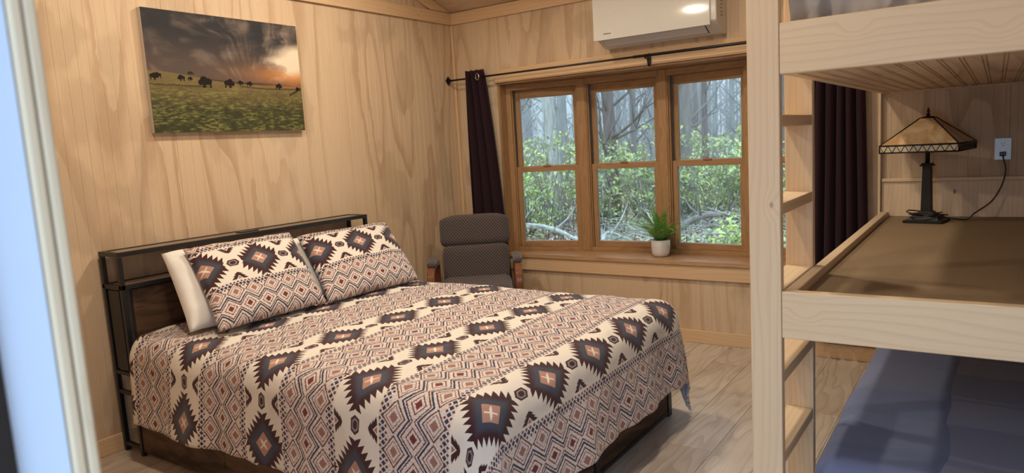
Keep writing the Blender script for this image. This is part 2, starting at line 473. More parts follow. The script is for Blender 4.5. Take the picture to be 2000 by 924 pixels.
# ---- window wall
OX0, OX1, OZ0, OZ1 = 0.41, 2.87, 0.525, 1.874
wb_ = struct('wall_back', 'plywood wall with the wide bow window')
bm = bmesh.new()
for a in ((-0.14, OX0, 0.013, 0.13, -0.1, ZW-0.01), (OX1, XR+0.12, 0.013, 0.13, -0.1, ZW-0.01), (OX0, OX1, 0.013, 0.13, -0.1, OZ0), (OX0, OX1, 0.013, 0.13, OZ1, ZW-0.01)):
    bm_box(bm, *a)
mesh_obj('wall_core', bm, bpy.data.materials['sheathing'], wb_)
for a, b, z0, z1 in ((0.0, OX0, 0, 2.37), (OX0, 1.69, 0, OZ0), (1.69, OX1, 0, OZ0), (OX0, 1.20, OZ1, 2.37), (1.20, 2.42, OZ1, 2.37), (2.42, OX1, OZ1, 2.37), (OX1, 3.64, 0, 2.37), (3.64, XR, 0, 2.37)):
    grooved_panel('plywood_panel', 'x', 0.0, -1, a, b, z0, z1, MT['ply_back'], wb_)

# ---- right and front walls (behind / beside the camera)
wr_ = struct('wall_right', 'right plywood wall')
bm = bmesh.new()
bm_prism(bm, [(XR+0.013, YF-0.13, -0.1), (XR+0.013, 0.13, -0.1), (XR+0.013, 0.13, ZW-0.03), (XR+0.013, YF/2, zroof(YF/2)), (XR+0.013, YF-0.13, ZW-0.03)], (0.12, 0, 0))
mesh_obj('wall_core', bm, bpy.data.materials['sheathing'], wr_)
for a, b in ((-1.22, 0.0), (-2.44, -1.22), (-3.66, -2.44), (YF, -3.66)):
    grooved_panel('plywood_panel', 'y', XR, -1, a, b, 0.0, 2.6, MT['ply_side'], wr_, ztop=lambda u: max(2.445, zroof(u)-0.002))
DX0, DX1, DZ = 2.855, 3.80, 2.06
wf = struct('wall_front', 'front plywood wall with the entrance door opening')
bm = bmesh.new()
for a in ((-0.14, DX0-0.03, YF-0.10, YF-0.013, -0.1, ZW-0.01), (DX1+0.03, XR+0.12, YF-0.10, YF-0.013, -0.1, ZW-0.01), (DX0-0.03, DX1+0.03, YF-0.10, YF-0.013, DZ+0.03, ZW-0.01)):
    bm_box(bm, *a)
mesh_obj('wall_core', bm, bpy.data.materials['sheathing'], wf)
for a, b, z0, z1 in ((0, 1.22, 0, 2.44), (1.22, 2.44, 0, 2.44), (2.44, DX0-0.03, 0, 2.44), (DX0-0.03, DX1+0.03, DZ+0.03, 2.44), (DX1+0.03, XR, 0, 2.44)):
    grooved_panel('plywood_panel', 'x', YF, 1, a, b, z0, z1, MT['ply_front'], wf)

# ---- door frame: painted outer jamb, pine inner jamb edge, weatherstrip
dr = struct('door_1', 'open entrance doorway with white painted jamb and pine inner edge')
for s, xx in ((1, DX0), (-1, DX1)):
    box('jamb', xx-0.028*s, xx, YF-0.0135, YF-0.100, 0, DZ, 'vinyl', dr, 0.002)
    box('inner_jamb', xx-0.028*s, xx+0.004*s, YF-0.0130, YF-0.0005, 0, DZ, 'jamb_pine', dr, 0.004)
    box('casing', xx-0.09*s, xx+0.003*s, YF+0.0002, YF+0.0120, 0, DZ+0.09, 'jamb_pine', dr, 0.004)
    box('weatherstrip', xx, xx+0.010*s, YF-0.060, YF-0.085, 0, DZ, 'bronze', dr, 0.003)
box('head_jamb', DX0, DX1, YF-0.0135, YF-0.100, DZ, DZ+0.028, 'vinyl', dr, 0.002)
box('threshold', DX0, DX1, YF-0.115, YF-0.20, -0.03, 0.012, 'steel', dr, 0.003)

# ---- ceiling: two slopes of plywood sheets and a ridge
ce = struct('ceiling', 'pitched plywood ceiling')
def slope_slab(name, ya, yb, x0, x1, off, th, mat):
    bm = bmesh.new()
    za, zb = ZW+PITCH*min(-ya, ya-YF)+off, ZW+PITCH*min(-yb, yb-YF)+off
    bm_prism(bm, [(x0, ya, za), (x0, yb, zb), (x0, yb, zb+th), (x0, ya, za+th)], (x1-x0, 0, 0))
    mesh_obj(name, bm, mat, ce)
for ya, yb in ((0.0, YF/2), (YF/2, YF)):
    xs = [0.0, 1.22, 2.44, 3.66, XR]
    for a, b in zip(xs, xs[1:]):
        slope_slab('ceiling_panel', ya, yb, a+0.001, b-0.001, 0.0, 0.012, MT['ply_ceiling'])
slope_slab('roof_deck', 0.22, YF/2, -0.2, XR+0.2, 0.0135, 0.10, bpy.data.materials['sheathing'])
slope_slab('roof_deck', YF/2, YF-0.22, -0.2, XR+0.2, 0.0135, 0.10, bpy.data.materials['sheathing'])

# ---- trims
def tr(name, label, *a, mat='trim_x'):
    o = box(name, *a, mat, None, 0.003); setting(o, label); return o
tr('trim_1', 'pine board along the top of the left wall', 0.0, 0.019, YF, -0.0195, 2.362, 2.452, mat='trim_y')
tr('trim_2', 'pine board along the top of the window wall', 0.0, XR, -0.019, 0.0, 2.362, 2.450, mat='trim_x')
bm = bmesh.new()
bm_prism(bm, [(0.0, -0.02, ZW+0.004), (0.0, YF/2, zroof(YF/2)-0.003), (0.0, YF/2, zroof(YF/2)-0.085), (0.0, -0.26, ZW+0.002)], (0.018, 0, 0))
setting(mesh_obj('trim_3', bm, MT['trim_y'], None, 0.002), 'sloping pine board where the gable meets the ceiling')
o = box('trim_4', 0.0, 0.022, -0.022, 0.0, 0.088, 2.361, 'trim_z', None, 0.006); setting(o, 'narrow pine corner strip between the two walls')
o = box('baseboard_left', 0.0, 0.016, YF, -0.0165, 0.0, 0.088, 'trim_y', None, 0.003); setting(o, 'pine baseboard of the left wall')
o = box('baseboard_back', 0.0, XR, -0.016, 0.0, 0.0, 0.087, 'trim_x', None, 0.003); setting(o, 'pine baseboard under the window')
o = box('trim_5', 0.40, 2.89, -0.021, 0.0, 1.874, 1.975, 'trim_x', None, 0.003); setting(o, 'pine header board above the window')
o = box('trim_6', 0.40, 2.89, -0.020, 0.0, 0.434, 0.531, 'trim_x', None, 0.003); setting(o, 'pine apron board under the window seat')
# ================================================================== BOW WINDOW: four double-hung units on a shallow bow
BV = [(0.43, 0.08), (1.02, 0.215), (1.64, 0.262), (2.26, 0.215), (2.85, 0.08)]
MT['glass'] = bpy.data.materials.new('window_glass'); MT['glass'].use_nodes = True
gt_ = MT['glass'].node_tree; gt_.nodes.clear()
go = gt_.nodes.new('ShaderNodeOutputMaterial'); gm = gt_.nodes.new('ShaderNodeMixShader')
gtr = gt_.nodes.new('ShaderNodeBsdfTransparent'); ggl = gt_.nodes.new('ShaderNodeBsdfGlossy')
ggl.inputs['Roughness'].default_value = 0.02; gtr.inputs[0].default_value = (0.69, 0.675, 0.625, 1)
gfr = gt_.nodes.new('ShaderNodeFresnel'); gfr.inputs[0].default_value = 1.45
gt_.links.new(gfr.outputs[0], gm.inputs[0]); gt_.links.new(gtr.outputs[0], gm.inputs[1]); gt_.links.new(ggl.outputs[0], gm.inputs[2])
gt_.links.new(gm.outputs[0], go.inputs[0])

def unit_frame(i):
    a, b = Vector(BV[i]), Vector(BV[i+1]); t = (b-a); L = t.length; t.normalize(); n = Vector((-t.y, t.x))
    return a, t, n, L
for i in range(4):
    a, t, n, L = unit_frame(i)
    ang = math.atan2(t.y, t.x)
    wn = struct('window_%d' % (i+1), ['leftmost double-hung unit of the bow window', 'second double-hung unit of the bow window from the left', 'third double-hung unit of the bow window, the fern in front of its left edge', 'rightmost double-hung unit of the bow window behind the bunk ladder'][i], (a.x, a.y, 0))
    wn.rotation_euler = (0, 0, ang)
    def wbx(name, x0, x1, y0, y1, z0, z1, mat, par=wn, bev=0.002):
        bm = bmesh.new(); bm_box(bm, x0, x1, y0, y1, z0, z1)
        return mesh_obj(name, bm, MT[mat], par, bev, local=True)
    zb, zt = 0.562, 1.860
    # fixed frame: side jambs, head, sill
    wbx('side_jamb', 0.0, 0.040, 0.0, 0.11, zb, zt, 'oak_z'); wbx('side_jamb', L-0.040, L, 0.0, 0.11, zb, zt, 'oak_z')
    wbx('head_jamb', 0.040, L-0.040, 0.0, 0.11, zt-0.045, zt, 'oak_x'); wbx('frame_sill', 0.040, L-0.040, 0.0, 0.11, zb, zb+0.030, 'oak_x')
    wbx('track_liner', 0.040, 0.046, 0.045, 0.105, zb+0.03, zt-0.045, 'liner', bev=0.0)
    wbx('track_liner', L-0.046, L-0.040, 0.045, 0.105, zb+0.03, zt-0.045, 'liner', bev=0.0)
    wbx('stop_bead', 0.040, 0.050, 0.012, 0.024, zb+0.03, zt-0.045, 'oak_z', bev=0.003)
    wbx('stop_bead', L-0.050, L-0.040, 0.012, 0.024, zb+0.03, zt-0.045, 'oak_z', bev=0.003)
    # upper sash (outer track) and lower sash (inner track)
    for nm, y0, y1, z0, z1, g0, g1 in (('upper_sash', 0.062, 0.092, 1.182, zt-0.045, 1.222, 1.752), ('lower_sash', 0.026, 0.056, zb+0.030, 1.222, 0.634, 1.181)):
        sj = 0.050
        bm = bmesh.new()
        bm_box(bm, sj, sj+0.036, y0, y1, z0, z1); bm_box(bm, L-sj-0.036, L-sj, y0, y1, z0, z1)
        sash = mesh_obj(nm, bm, MT['oak_z'], wn, 0.002, local=True)
        wbx('bottom_rail', sj+0.036, L-sj-0.036, y0, y1, z0, g0, 'oak_x', sash)
        wbx('top_rail', sj+0.036, L-sj-0.036, y0, y1, g1, z1, 'oak_x', sash)
        wbx('glazing_bead', sj+0.036, L-sj-0.036, y0+0.003, y0+0.009, g0, g0+0.006, 'spacer', sash, 0.0)
        ym = (y0+y1)/2
        bm = bmesh.new(); bm_box(bm, sj+0.032, L-sj-0.032, ym-0.002, ym+0.002, g0-0.004, g1+0.004)
        mesh_obj('glass_pane', bm, MT['glass'], sash, local=True)
    if True:
        bm = bmesh.new(); bm_box(bm, L/2-0.03, L/2+0.03, 0.014, 0.026, 1.2215, 1.232); bm_cyl(bm, (L/2, 0.03, 1.2215), (L/2, 0.03, 1.238), 0.012, n=12)
        mesh_obj('sash_lock', bm, MT['oak_x'], wn, 0.002, local=True)
    # mullion cover between neighbouring units
for i in range(5):
    v = Vector(BV[i])
    if 0 < i < 4:
        d0 = (v-Vector(BV[i-1])).normalized(); d1 = (Vector(BV[i+1])-v).normalized()
        nn = (Vector((-d0.y, d0.x)) + Vector((-d1.y, d1.x))).normalized()
        bm = bmesh.new()
        p = [v - d0*0.030 - nn*0.006, v + d1*0.030 - nn*0.006, v + d1*0.028 + nn*0.004, v - d0*0.028 + nn*0.004]
        bm_prism(bm, [(q.x, q.y, 0.563) for q in p], (0, 0, 1.296))
        setting(mesh_obj('trim_%d' % (6+i), bm, MT['oak_z'], None, 0.002), 'oak mullion cover strip between two window units')
def bow_poly(off_in, off_out, z):
    pts = [(OX0, off_in, z), (OX1, off_in, z)]
    for v in reversed(BV): pts.append((v[0] + (0.02 if v[0] > 2.8 else (-0.02 if v[0] < 0.5 else 0)), v[1]+off_out, z))
    return pts
bm = bmesh.new(); bm_prism(bm, [(OX0-0.005, -0.032, 0.532), (OX1+0.005, -0.032, 0.532)] + [(v[0]+(0.03 if v[0] > 2.8 else (-0.03 if v[0] < 0.5 else 0)), v[1]+0.115, 0.532) for v in reversed(BV)], (0, 0, 0.030))
setting(mesh_obj('trim_10', bm, MT['oak_seat'], None, 0.003), 'oak window seat board under the bow window')
bm = bmesh.new(); bm_prism(bm, [(OX0, 0.0, 1.861), (OX1, 0.0, 1.861)] + [(v[0]+(0.03 if v[0] > 2.8 else (-0.03 if v[0] < 0.5 else 0)), v[1]+0.115, 1.861) for v in reversed(BV)], (0, 0, 0.012))
setting(mesh_obj('trim_11', bm, MT['oak_x'], None, 0.0), 'oak head board over the bow window')
# side returns of the bow, outer roof and base boxes
bm = bmesh.new(); bm_box(bm, OX0, OX0+0.02, 0.0, 0.085, 0.5625, 1.8605); setting(mesh_obj('trim_12', bm, MT['oak_z'], None), 'oak side board left of the bow window')
bm = bmesh.new(); bm_box(bm, OX1-0.02, OX1, 0.0, 0.085, 0.5625, 1.8605); setting(mesh_obj('trim_13', bm, MT['oak_z'], None), 'oak side board right of the bow window')
bm = bmesh.new(); bm_prism(bm, [(OX0-0.05, 0.13, 1.874), (OX1+0.05, 0.13, 1.874)] + [(v[0], v[1]+0.17, 1.874) for v in reversed(BV)], (0, 0, 0.08))
setting(mesh_obj('trim_14', bm, bpy.data.materials['sheathing'], None), 'outer roof cap of the bow window')
bm = bmesh.new(); bm_prism(bm, [(OX0-0.05, 0.13, 0.42), (OX1+0.05, 0.13, 0.42)] + [(v[0], v[1]+0.14, 0.42) for v in reversed(BV)], (0, 0, 0.11))
setting(mesh_obj('trim_15', bm, bpy.data.materials['sheathing'], None), 'outer base of the bow window')

# ================================================================== CEILING LAMPS (recessed discs on the slopes)
def ceiling_lamp(x, y, w, i):
    z = zroof(y)
    a = math.atan(PITCH)*(1 if y > YF/2 else -1)
    t = thing('recessed_light', 'round recessed ceiling light shining warm white', 'ceiling light', (x, y, z-0.001), 0, 'recessed ceiling lights')
    t.rotation_euler = (-a, 0, 0)
    bm = bmesh.new()
    bm_lathe(bm, [(0.088, -0.001), (0.090, -0.006), (0.072, -0.010), (0.070, -0.002)], 32)
    mesh_obj('trim_ring', bm, MT['white_plastic'], t, local=True)
    bm = bmesh.new(); bm_cyl(bm, (0, 0, -0.0045), (0, 0, -0.0065), 0.069, n=32)
    m = bpy.data.materials.get('lamp_diffuser')
    if not m:
        m = bpy.data.materials.new('lamp_diffuser'); m.use_nodes = True
        b = m.node_tree.nodes['Principled BSDF']; b.inputs['Emission Color'].default_value = (1, 0.86, 0.66, 1); b.inputs['Emission Strength'].default_value = 22
        m.cycles.emission_sampling = 'NONE'
    mesh_obj('diffuser', bm, m, t, local=True)
    l = bpy.data.lights.new('lamp_light', 'AREA'); l.shape = 'DISK'; l.size = 0.14; l.energy = w; l.color = LAMP_COL
    o = bpy.data.objects.new('lamp_light', l); COL.objects.link(o); o.parent = t; o.location = (0, 0, -0.014)
for i, (x, y, w) in enumerate(LAMPS): ceiling_lamp(x, y, w, i)

# ================================================================== BED
def nz(x, y, z=0.0): return mnoise.noise(Vector((x, y, z)))
bed = thing('bed_frame', 'black metal bed frame with rustic brown boards and an open shelf headboard', 'bed', (0.11, -2.065, 0))
BY0, BY1 = -2.868, -1.262
T = 0.022
for yy in (BY0, BY1-T):
    for xx in (0.020, 0.198-T):
        box('headboard_post', xx, xx+T, yy, yy+T, 0.0, 0.984, 'black', bed, 0.002)
for z in (0.984, 0.826):
    bm = bmesh.new(); H = 0.022
    bm_box(bm, 0.020, 0.020+T, BY0, BY1, z, z+H); bm_box(bm, 0.198-T, 0.198, BY0, BY1, z, z+H)
    bm_box(bm, 0.020+T, 0.198-T, BY0, BY0+T, z, z+H); bm_box(bm, 0.020+T, 0.198-T, BY1-T, BY1, z, z+H)
    mesh_obj('shelf_frame', bm, MT['black'], bed, 0.001)
    box('shelf_board', 0.0425, 0.1755, BY0+T+0.0005, BY1-T-0.0005, z+0.006, z+0.018, 'rustic_top', bed, 0.001)
box('usb_outlet', 0.085, 0.135, -2.16, -2.04, 1.0025, 1.009, 'black', bed, 0.003)
for yy in (BY0, BY1-T):
    for z in (0.40, 0.30, 0.03):
        box('side_bar', 0.0425, 0.1755, yy+0.002, yy+T-0.002, z, z+0.018, 'black', bed, 0.001)
box('side_panel', 0.060, 0.160, BY0+0.004, BY0+0.012, 0.43, 0.82, 'black', bed, 0.001)
box('headboard_panel', 0.178, 0.190, BY0+T+0.03, -2.068, 0.545, 0.822, 'rustic', bed, 0.002)
box('headboard_panel', 0.178, 0.190, -2.062, BY1-T-0.03, 0.545, 0.822, 'rustic', bed, 0.002)
box('head_rail', 0.176, 0.198, BY0+T, BY1-T, 0.522, 0.542, 'black', bed, 0.001)
box('head_rail', 0.176, 0.198, BY0+T, BY1-T, 0.235, 0.262, 'black', bed, 0.001)
# base: foot posts, rails, side and foot boards
FX = 2.265
for yy in (BY0+0.002, -2.085, BY1-0.042):
    box('foot_leg', FX-0.04, FX, yy, yy+0.040, 0.0, 0.262, 'black', bed, 0.002)
for yy in (BY0+0.002, BY1-0.032):
    box('side_rail', 0.1985, FX-0.0405, yy, yy+0.03, 0.235, 0.262, 'black', bed, 0.002)
box('foot_rail', FX-0.03, FX-0.002, BY0+0.043, -2.0865, 0.235, 0.262, 'black', bed, 0.001)
box('foot_rail', FX-0.03, FX-0.002, -2.0445, BY1-0.043, 0.235, 0.262, 'black', bed, 0.001)
box('foot_board', FX-0.022, FX-0.006, BY0+0.045, -2.090, 0.032, 0.232, 'rustic', bed, 0.002)
box('foot_board', FX-0.022, FX-0.006, -2.040, BY1-0.045, 0.032, 0.232, 'rustic', bed, 0.002)
box('lower_rail', FX-0.028, FX-0.004, BY0+0.043, -2.0865, 0.014, 0.031, 'black', bed, 0.001)
box('lower_rail', FX-0.028, FX-0.004, -2.0445, BY1-0.043, 0.014, 0.031, 'black', bed, 0.001)
for x0, x1 in ((0.200, 0.875), (0.880, 1.548), (1.553, FX-0.042)):
    box('side_board', x0, x1, BY0+0.006, BY0+0.020, 0.022, 0.234, 'rustic', bed, 0.002)
    box('side_board', x0, x1, BY1-0.020, BY1-0.006, 0.022, 0.234, 'rustic', bed, 0.002)
for k in range(9):
    x = 0.30 + k*0.235
    box('slat', x, x+0.03, BY0+0.034, BY1-0.034, 0.236, 0.258, 'black', bed, 0.001)

mt = box('mattress', 0.205, 2.20, BY0+0.03, BY1-0.03, 0.264, 0.568, 'white_cloth', None, 0.05, seg=4)
tag(mt, 'thick mattress on the bed frame hidden under the patterned duvet', 'mattress')

# duvet: a square cloth laid over the mattress, its arc lengths are the UVs
TOP, RR = 0.598, 0.105
CY, HALF = -2.060, 0.735                      # flat half width
AF = 2.225                                     # flat until here, then over the foot
DROP = 0.455
def prof(e, rr):
    q = math.pi*rr/2
    if e <= 0: return 0.0, 0.0
    if e < q: return rr*math.sin(e/rr), rr*(1-math.cos(e/rr))
    return rr + 0.085*(e-q), rr + (e-q)
def duvet_point(a, b):
    """a arc length along x from the head, b signed arc length across"""
    ex = max(0.0, a-AF); ey = max(0.0, abs(b)-HALF); sg = 1 if b > 0 else -1
    d = math.hypot(ex, ey)
    puff = 0.010*nz(a*2.1, b*2.1, 3.0) + 0.006*nz(a*6.0, b*5.0, 8.0) + 0.0028*nz(a*19.0, b*15.0, 5.0) + 0.002*abs(nz(a*33.0, b*11.0, 1.0))
    crown = 0.020*(1-min(1.0, (abs(b)/0.85)**2.5))*(1 - min(1, max(0, (a-1.5)/0.8))**2*0.6)
    if d < 1e-9:
        p = Vector((a, CY+b, TOP+puff+crown)); n = Vector((0, 0, 1)); return p
    out, down = prof(d, RR)
    dx, dy = ex/d, ey/d
    # soft vertical folds grow towards the hem
    g = max(0.0, d-0.13)
    along = (b*1.0 if ex > ey else a*1.0) + (math.atan2(ey, ex)*0.35 if ex > 0 and ey > 0 else 0)
    fold = g*(0.11*nz(along*3.1, 2.0+sg, d*0.9) + 0.055*nz(along*8.5, 5.0+sg, d*1.3))
    corner = min(dx, dy)*1.414
    out += fold*(1-0.6*corner) + puff*0.9
    if corner > 0: out += g*0.04*corner*corner
    return Vector((AF*0 + min(a, AF) + dx*out, CY + sg*(min(abs(b), HALF) + dy*out), TOP + crown + (puff if d < 0.1 else puff*0.4) - down))
bm = bmesh.new(); uvl = bm.loops.layers.uv.new('UVMap')
def hem_cut(a, b):
    return 0.012*math.sin(a*5.0+1.0) + 0.010*math.sin(b*7.0)
NA, NB = 190, 176
A0, A1 = 0.262, AF+DROP; B1 = HALF+DROP
grid = []
for i in range(NA+1):
    a = A0 + (A1-A0)*i/NA; row = []
    for j in range(NB+1):
        b = -B1 + 2*B1*j/NB
        p = duvet_point(a, b)
        if p.z < 0.012: p.z = 0.012 + 0.1*max(0, p.z+0.1)*0.1
        row.append((bm.verts.new(p), a, b))
    grid.append(row)
for i in range(NA):
    for j in range(NB):
        q = (grid[i][j], grid[i+1][j], grid[i+1][j+1], grid[i][j+1])
        f = bm.faces.new([t[0] for t in q]); f.smooth = True
        for lp, t in zip(f.loops, q): lp[uvl].uv = (CY + t[2], t[1])
dv = mesh_obj('duvet', bm, MT['duvet'], None, recalc=False)
md = dv.modifiers.new('thickness', 'SOLIDIFY'); md.thickness = 0.010; md.offset = -1.0
md.use_rim = True
# the inside face gets the plain lining
ln = plain('duvet_lining', (0.52, 0.51, 0.54), 0.9, 0, 0.1); dv.data.materials.append(ln); md.material_offset = 1
md.material_offset_rim = 0
tag(dv, 'cream, maroon and navy patterned duvet spread over the bed', 'duvet')

# ------------------------------------------------------------------ pillows
def cushion(name, w, h, t, mat, M, label, group=None, uvo=(0, 0), n=44, pinch=0.045, seed=0, cat='pillow', sag=0.0, shear=0.0):
    bm = bmesh.new(); uvl = bm.loops.layers.uv.new('UVMap')
    def pt(i, j, s):
        u = -1+2*i/n; v = -1+2*j/n
        eu = 1-abs(u)**3.0; ev = 1-abs(v)**3.0
        th = t*0.5*math.sqrt(max(0, eu))**0.9*math.sqrt(max(0, ev))**0.9
        th += (0.006*nz(u*2.3+seed, v*2.3, s*3) + 0.003*nz(u*7+seed, v*6, s*3))*min(1, 4*min(eu, ev))
        x = u*w/2*(1-pinch*(1-abs(v)**2)*abs(u)**2) ; y = v*h/2*(1-pinch*(1-abs(u)**2)*abs(v)**2)
        c = 0.02*sag*(u*u); x += shear*(v+1)/2
        return Vector((x, y-c + 0.006*nz(u*3+seed, 7, 2), s*max(th, 0.0015)))
    faces = []
    for s in (1, -1):
        g = [[bm.verts.new(pt(i, j, s)) for j in range(n+1)] for i in range(n+1)]
        for i in range(n):
            for j in range(n):
                q = [(i, j), (i+1, j), (i+1, j+1), (i, j+1)]
                if s < 0: q = q[::-1]
                f = bm.faces.new([g[a][b] for a, b in q]); f.smooth = True
                for lp, (a, b) in zip(f.loops, q):
                    lp[uvl].uv = (uvo[0] + (a/n-0.5)*w, uvo[1] + (b/n-0.5)*h)
    bmesh.ops.remove_doubles(bm, verts=bm.verts, dist=0.0032)
    me = bpy.data.meshes.new(name); bm.to_mesh(me); bm.free(); me.materials.append(mat)
    o = bpy.data.objects.new(name, me); COL.objects.link(o); o.matrix_world = M
    return tag(o, label, cat, group)
def frame_from(bl, br, tl, lift=0.0):
    """matrix of a cushion whose lower left, lower right and upper left corners are given"""
    bl, br, tl = Vector(bl), Vector(br), Vector(tl)
    X = (br-bl).normalized(); Y = (tl-bl); Y = (Y - Y.dot(X)*X).normalized(); Z = X.cross(Y)
    c = (br+bl)/2 + Y*((tl-bl).length/2) + Z*lift
    m = Matrix((X, Y, Z)).transposed().to_4x4(); m.translation = c
    return m, (br-bl).length, (tl-bl).length
m, w, h = frame_from((0.560, -2.765, 0.635), (0.560, -2.125, 0.635), (0.262, -2.700, 0.975))
cushion('pillow', w, h, 0.150, MT['white_cloth'], m, 'white pillow standing behind the left patterned pillow', None, seed=3, pinch=0.03, shear=0.075)
m, w, h = frame_from((0.560, -2.060, 0.635), (0.560, -1.430, 0.635), (0.262, -2.040, 0.935))
cushion('pillow', w, h, 0.130, MT['white_cloth'], m, 'white pillow mostly hidden behind the right patterned pillow', None, seed=5, pinch=0.03, shear=0.08)
m, w, h = frame_from((0.712, -2.715, 0.640), (0.712, -2.085, 0.640), (0.345, -2.650, 0.988))
cushion('pillow', w, h, 0.135, MT['sham'], m, 'left patterned pillow with a large maroon medallion, white pillow behind it', None, uvo=(0.150-0.010, -0.070), seed=11, shear=0.09)
m, w, h = frame_from((0.722, -2.085, 0.635), (0.742, -1.400, 0.632), (0.345, -2.015, 0.958))
cushion('pillow', w, h, 0.140, MT['sham'], m, 'right patterned pillow with maroon medallion, nearer the armchair', None, uvo=(0.150-0.005, -0.080), seed=17, shear=0.12)

# ================================================================== CANVAS PRINT (flat print, painted per vertex)
def canvas():
    root = thing('canvas_print', 'landscape canvas print of grazing bison under a stormy sunset sky', 'picture', (0.0, -2.04, 1.56))
    y0, y1, z0, z1 = -2.520, -1.560, 1.567, 2.196
    nx, ny = 420, 276
    def fbm(x, y, o=5, z=0.0):
        s = 0; a = 0.5
        for _ in range(o): s += a*mnoise.noise(Vector((x, y, z))); x *= 2.03; y *= 2.03; z += 3.1; a *= 0.52
        return s
    def lerp(a, b, t): return tuple(p+(q-p)*t for p, q in zip(a, b))
    def ss(a, b, x): t = max(0, min(1, (x-a)/(b-a))); return t*t*(3-2*t)
    bis = [(0.028, 0.462, 0.034, 1), (0.058, 0.470, 0.028, -1), (0.190, 0.457, 0.030, -1), (0.236, 0.452, 0.020, 1), (0.335, 0.432, 0.058, -1), (0.475, 0.428, 0.046, 1), (0.560, 0.436, 0.026, -1), (0.614, 0.430, 0.028, 1), (0.823, 0.418, 0.032, 1), (0.975, 0.396, 0.026, -1)]
    asp = 0.96/0.63
    def bison(u, v):
        for bx, by, s, d in bis:
            x = (u-bx)/s*d; y = (v-by)/(s*asp)
            if abs(x) > 1.0 or abs(y) > 1: continue
            if (x/0.62)**2 + ((y-0.02)/0.34)**2 < 1: return True
            if ((x-0.25)/0.40)**2 + ((y-0.16)/0.36)**2 < 1: return True
            if ((x-0.62)/0.25)**2 + ((y+0.10)/0.27)**2 < 1: return True
            if y < 0 and y > -0.62 and (abs(x-0.32) < 0.10 or abs(x+0.42) < 0.09 or abs(x-0.14) < 0.07): return True
        return False
    def col(u, v):
        hor = 0.505 - 0.052*u - 0.03*ss(0.0, 0.35, u) + 0.006*math.sin(u*9)
        if v > hor:
            t = (v-hor)/(1-hor)
            # streaks fan out from the low right
            ax, ay = u-0.60, v-0.30
            ang = math.atan2(ay*0.65, ax); rad = math.hypot(ax, ay*0.65)
            wp = fbm(u*2.5, v*2.5, 3, 8.0)
            st = fbm(ang*4.2+wp*2.4, rad*2.6+wp*2.0, 5, 1.0)*0.8 + 0.35*fbm(u*3+v*2, v*9-u*3, 4, 6.0); st2 = fbm(u*5+st, v*8, 5, 4.0)
            c = lerp((0.088, 0.066, 0.058), (0.032, 0.032, 0.036), ss(0.05, 0.8, t))
            c = lerp(c, (0.27, 0.205, 0.165), ss(-0.12, 0.50, st*0.95+st2*0.35)*(0.42+0.50*ss(0.1, 0.8, u)))
            c = lerp(c, (0.33, 0.27, 0.22), ss(0.10, 0.45, st)*ss(0.42, 0.95, u)*ss(1.0, 0.25, abs(t-0.45)*1.6)*0.7)
            glow = math.exp(-(((u-1.0)/0.26)**2 + ((v-0.52)/0.065)**2))
            c = lerp(c, (0.70, 0.27, 0.06), min(1, glow*1.15))
            warm = math.exp(-(((u-0.9)/0.45)**2 + ((v-0.50)/0.13)**2)); c = lerp(c, (0.34, 0.17, 0.08), warm*0.35)
            sun = ss(0.72, 0.97, u + 0.16*st2 + 0.08*st) * ss(0.19, 0.03, abs((v-0.625) - (u-0.8)*0.25 + 0.05*st2))
            c = lerp(c, (0.80, 0.66, 0.50), min(1, sun*1.3))
            return c
        t = v/hor
        g = fbm(u*26, v*60, 4, 9.0); g2 = fbm(u*70, v*150, 3, 2.0); g3 = fbm(u*7, v*14, 3, 6.0)
        near = (0.055, 0.058, 0.022); far = (0.170, 0.125, 0.052)
        c = lerp(near, far, ss(0.25, 0.98, t))
        c = lerp(c, (0.23, 0.21, 0.070), ss(-0.05, 0.45, g + g3*0.6)*0.8*ss(1.1, 0.7, t))
        c = lerp(c, (0.020, 0.024, 0.014), ss(0.02, 0.42, -g2 - g*0.7)*ss(1.0, 0.3, t)*0.85)
        c = lerp(c, (0.032, 0.03, 0.016), ss(0.05, 0.35, -g3-g*0.3)*0.5*ss(1, 0.5, t))
        if hor-0.018*(0.6+0.6*ss(0.3, 0.9, u)) < v and u > 0.33: c = (0.075, 0.04, 0.028)
        if t > 0.93 and u > 0.6: c = lerp(c, (0.50, 0.19, 0.06), 0.5*ss(0.6, 1, u))
        if abs(v-(0.405+0.018*math.sin(u*6))) < 0.006 and u > 0.55: c = lerp(c, (0.03, 0.025, 0.015), 0.7)
        if abs(v-(0.395-0.02*u)) < 0.007 and u < 0.35: c = lerp(c, (0.035, 0.035, 0.016), 0.7)
        if abs((v-0.365)-(u-0.945)*0.75) < 0.012 and 0.90 < u < 0.97: c = lerp(c, (0.02, 0.018, 0.01), 0.8)
        return c
    verts = []; faces = []; cols = []
    for j in range(ny+1):
        for i in range(nx+1):
            u, v = i/nx, j/ny
            verts.append((0.0306, y0+u*(y1-y0), z0+v*(z1-z0)-1.56)); c = col(u, v)
            if bison(u, v): c = (0.012, 0.009, 0.008)
            if 0.225 < u < 0.262 and (v-0.498)/0.014 < 1-((u-0.243)/0.018)**2 and v > 0.488: c = (0.03, 0.018, 0.014)
            cols.append((*c, 1))
    for j in range(ny):
        for i in range(nx):
            a = j*(nx+1)+i; faces.append((a, a+1, a+nx+2, a+nx+1))
    me = bpy.data.meshes.new('printed_front'); me.from_pydata([(x, y+2.04, z) for x, y, z in verts], [], faces)
    at = me.color_attributes.new('print', 'FLOAT_COLOR', 'POINT'); at.data.foreach_set('color', [q for c in cols for q in c])
    M = Mat('canvas_print_surface', 0.75, 0.2)
    n = M.t.nodes.new('ShaderNodeVertexColor'); n.layer_name = 'print'; M.color(E(M.t, n.outputs[0]))
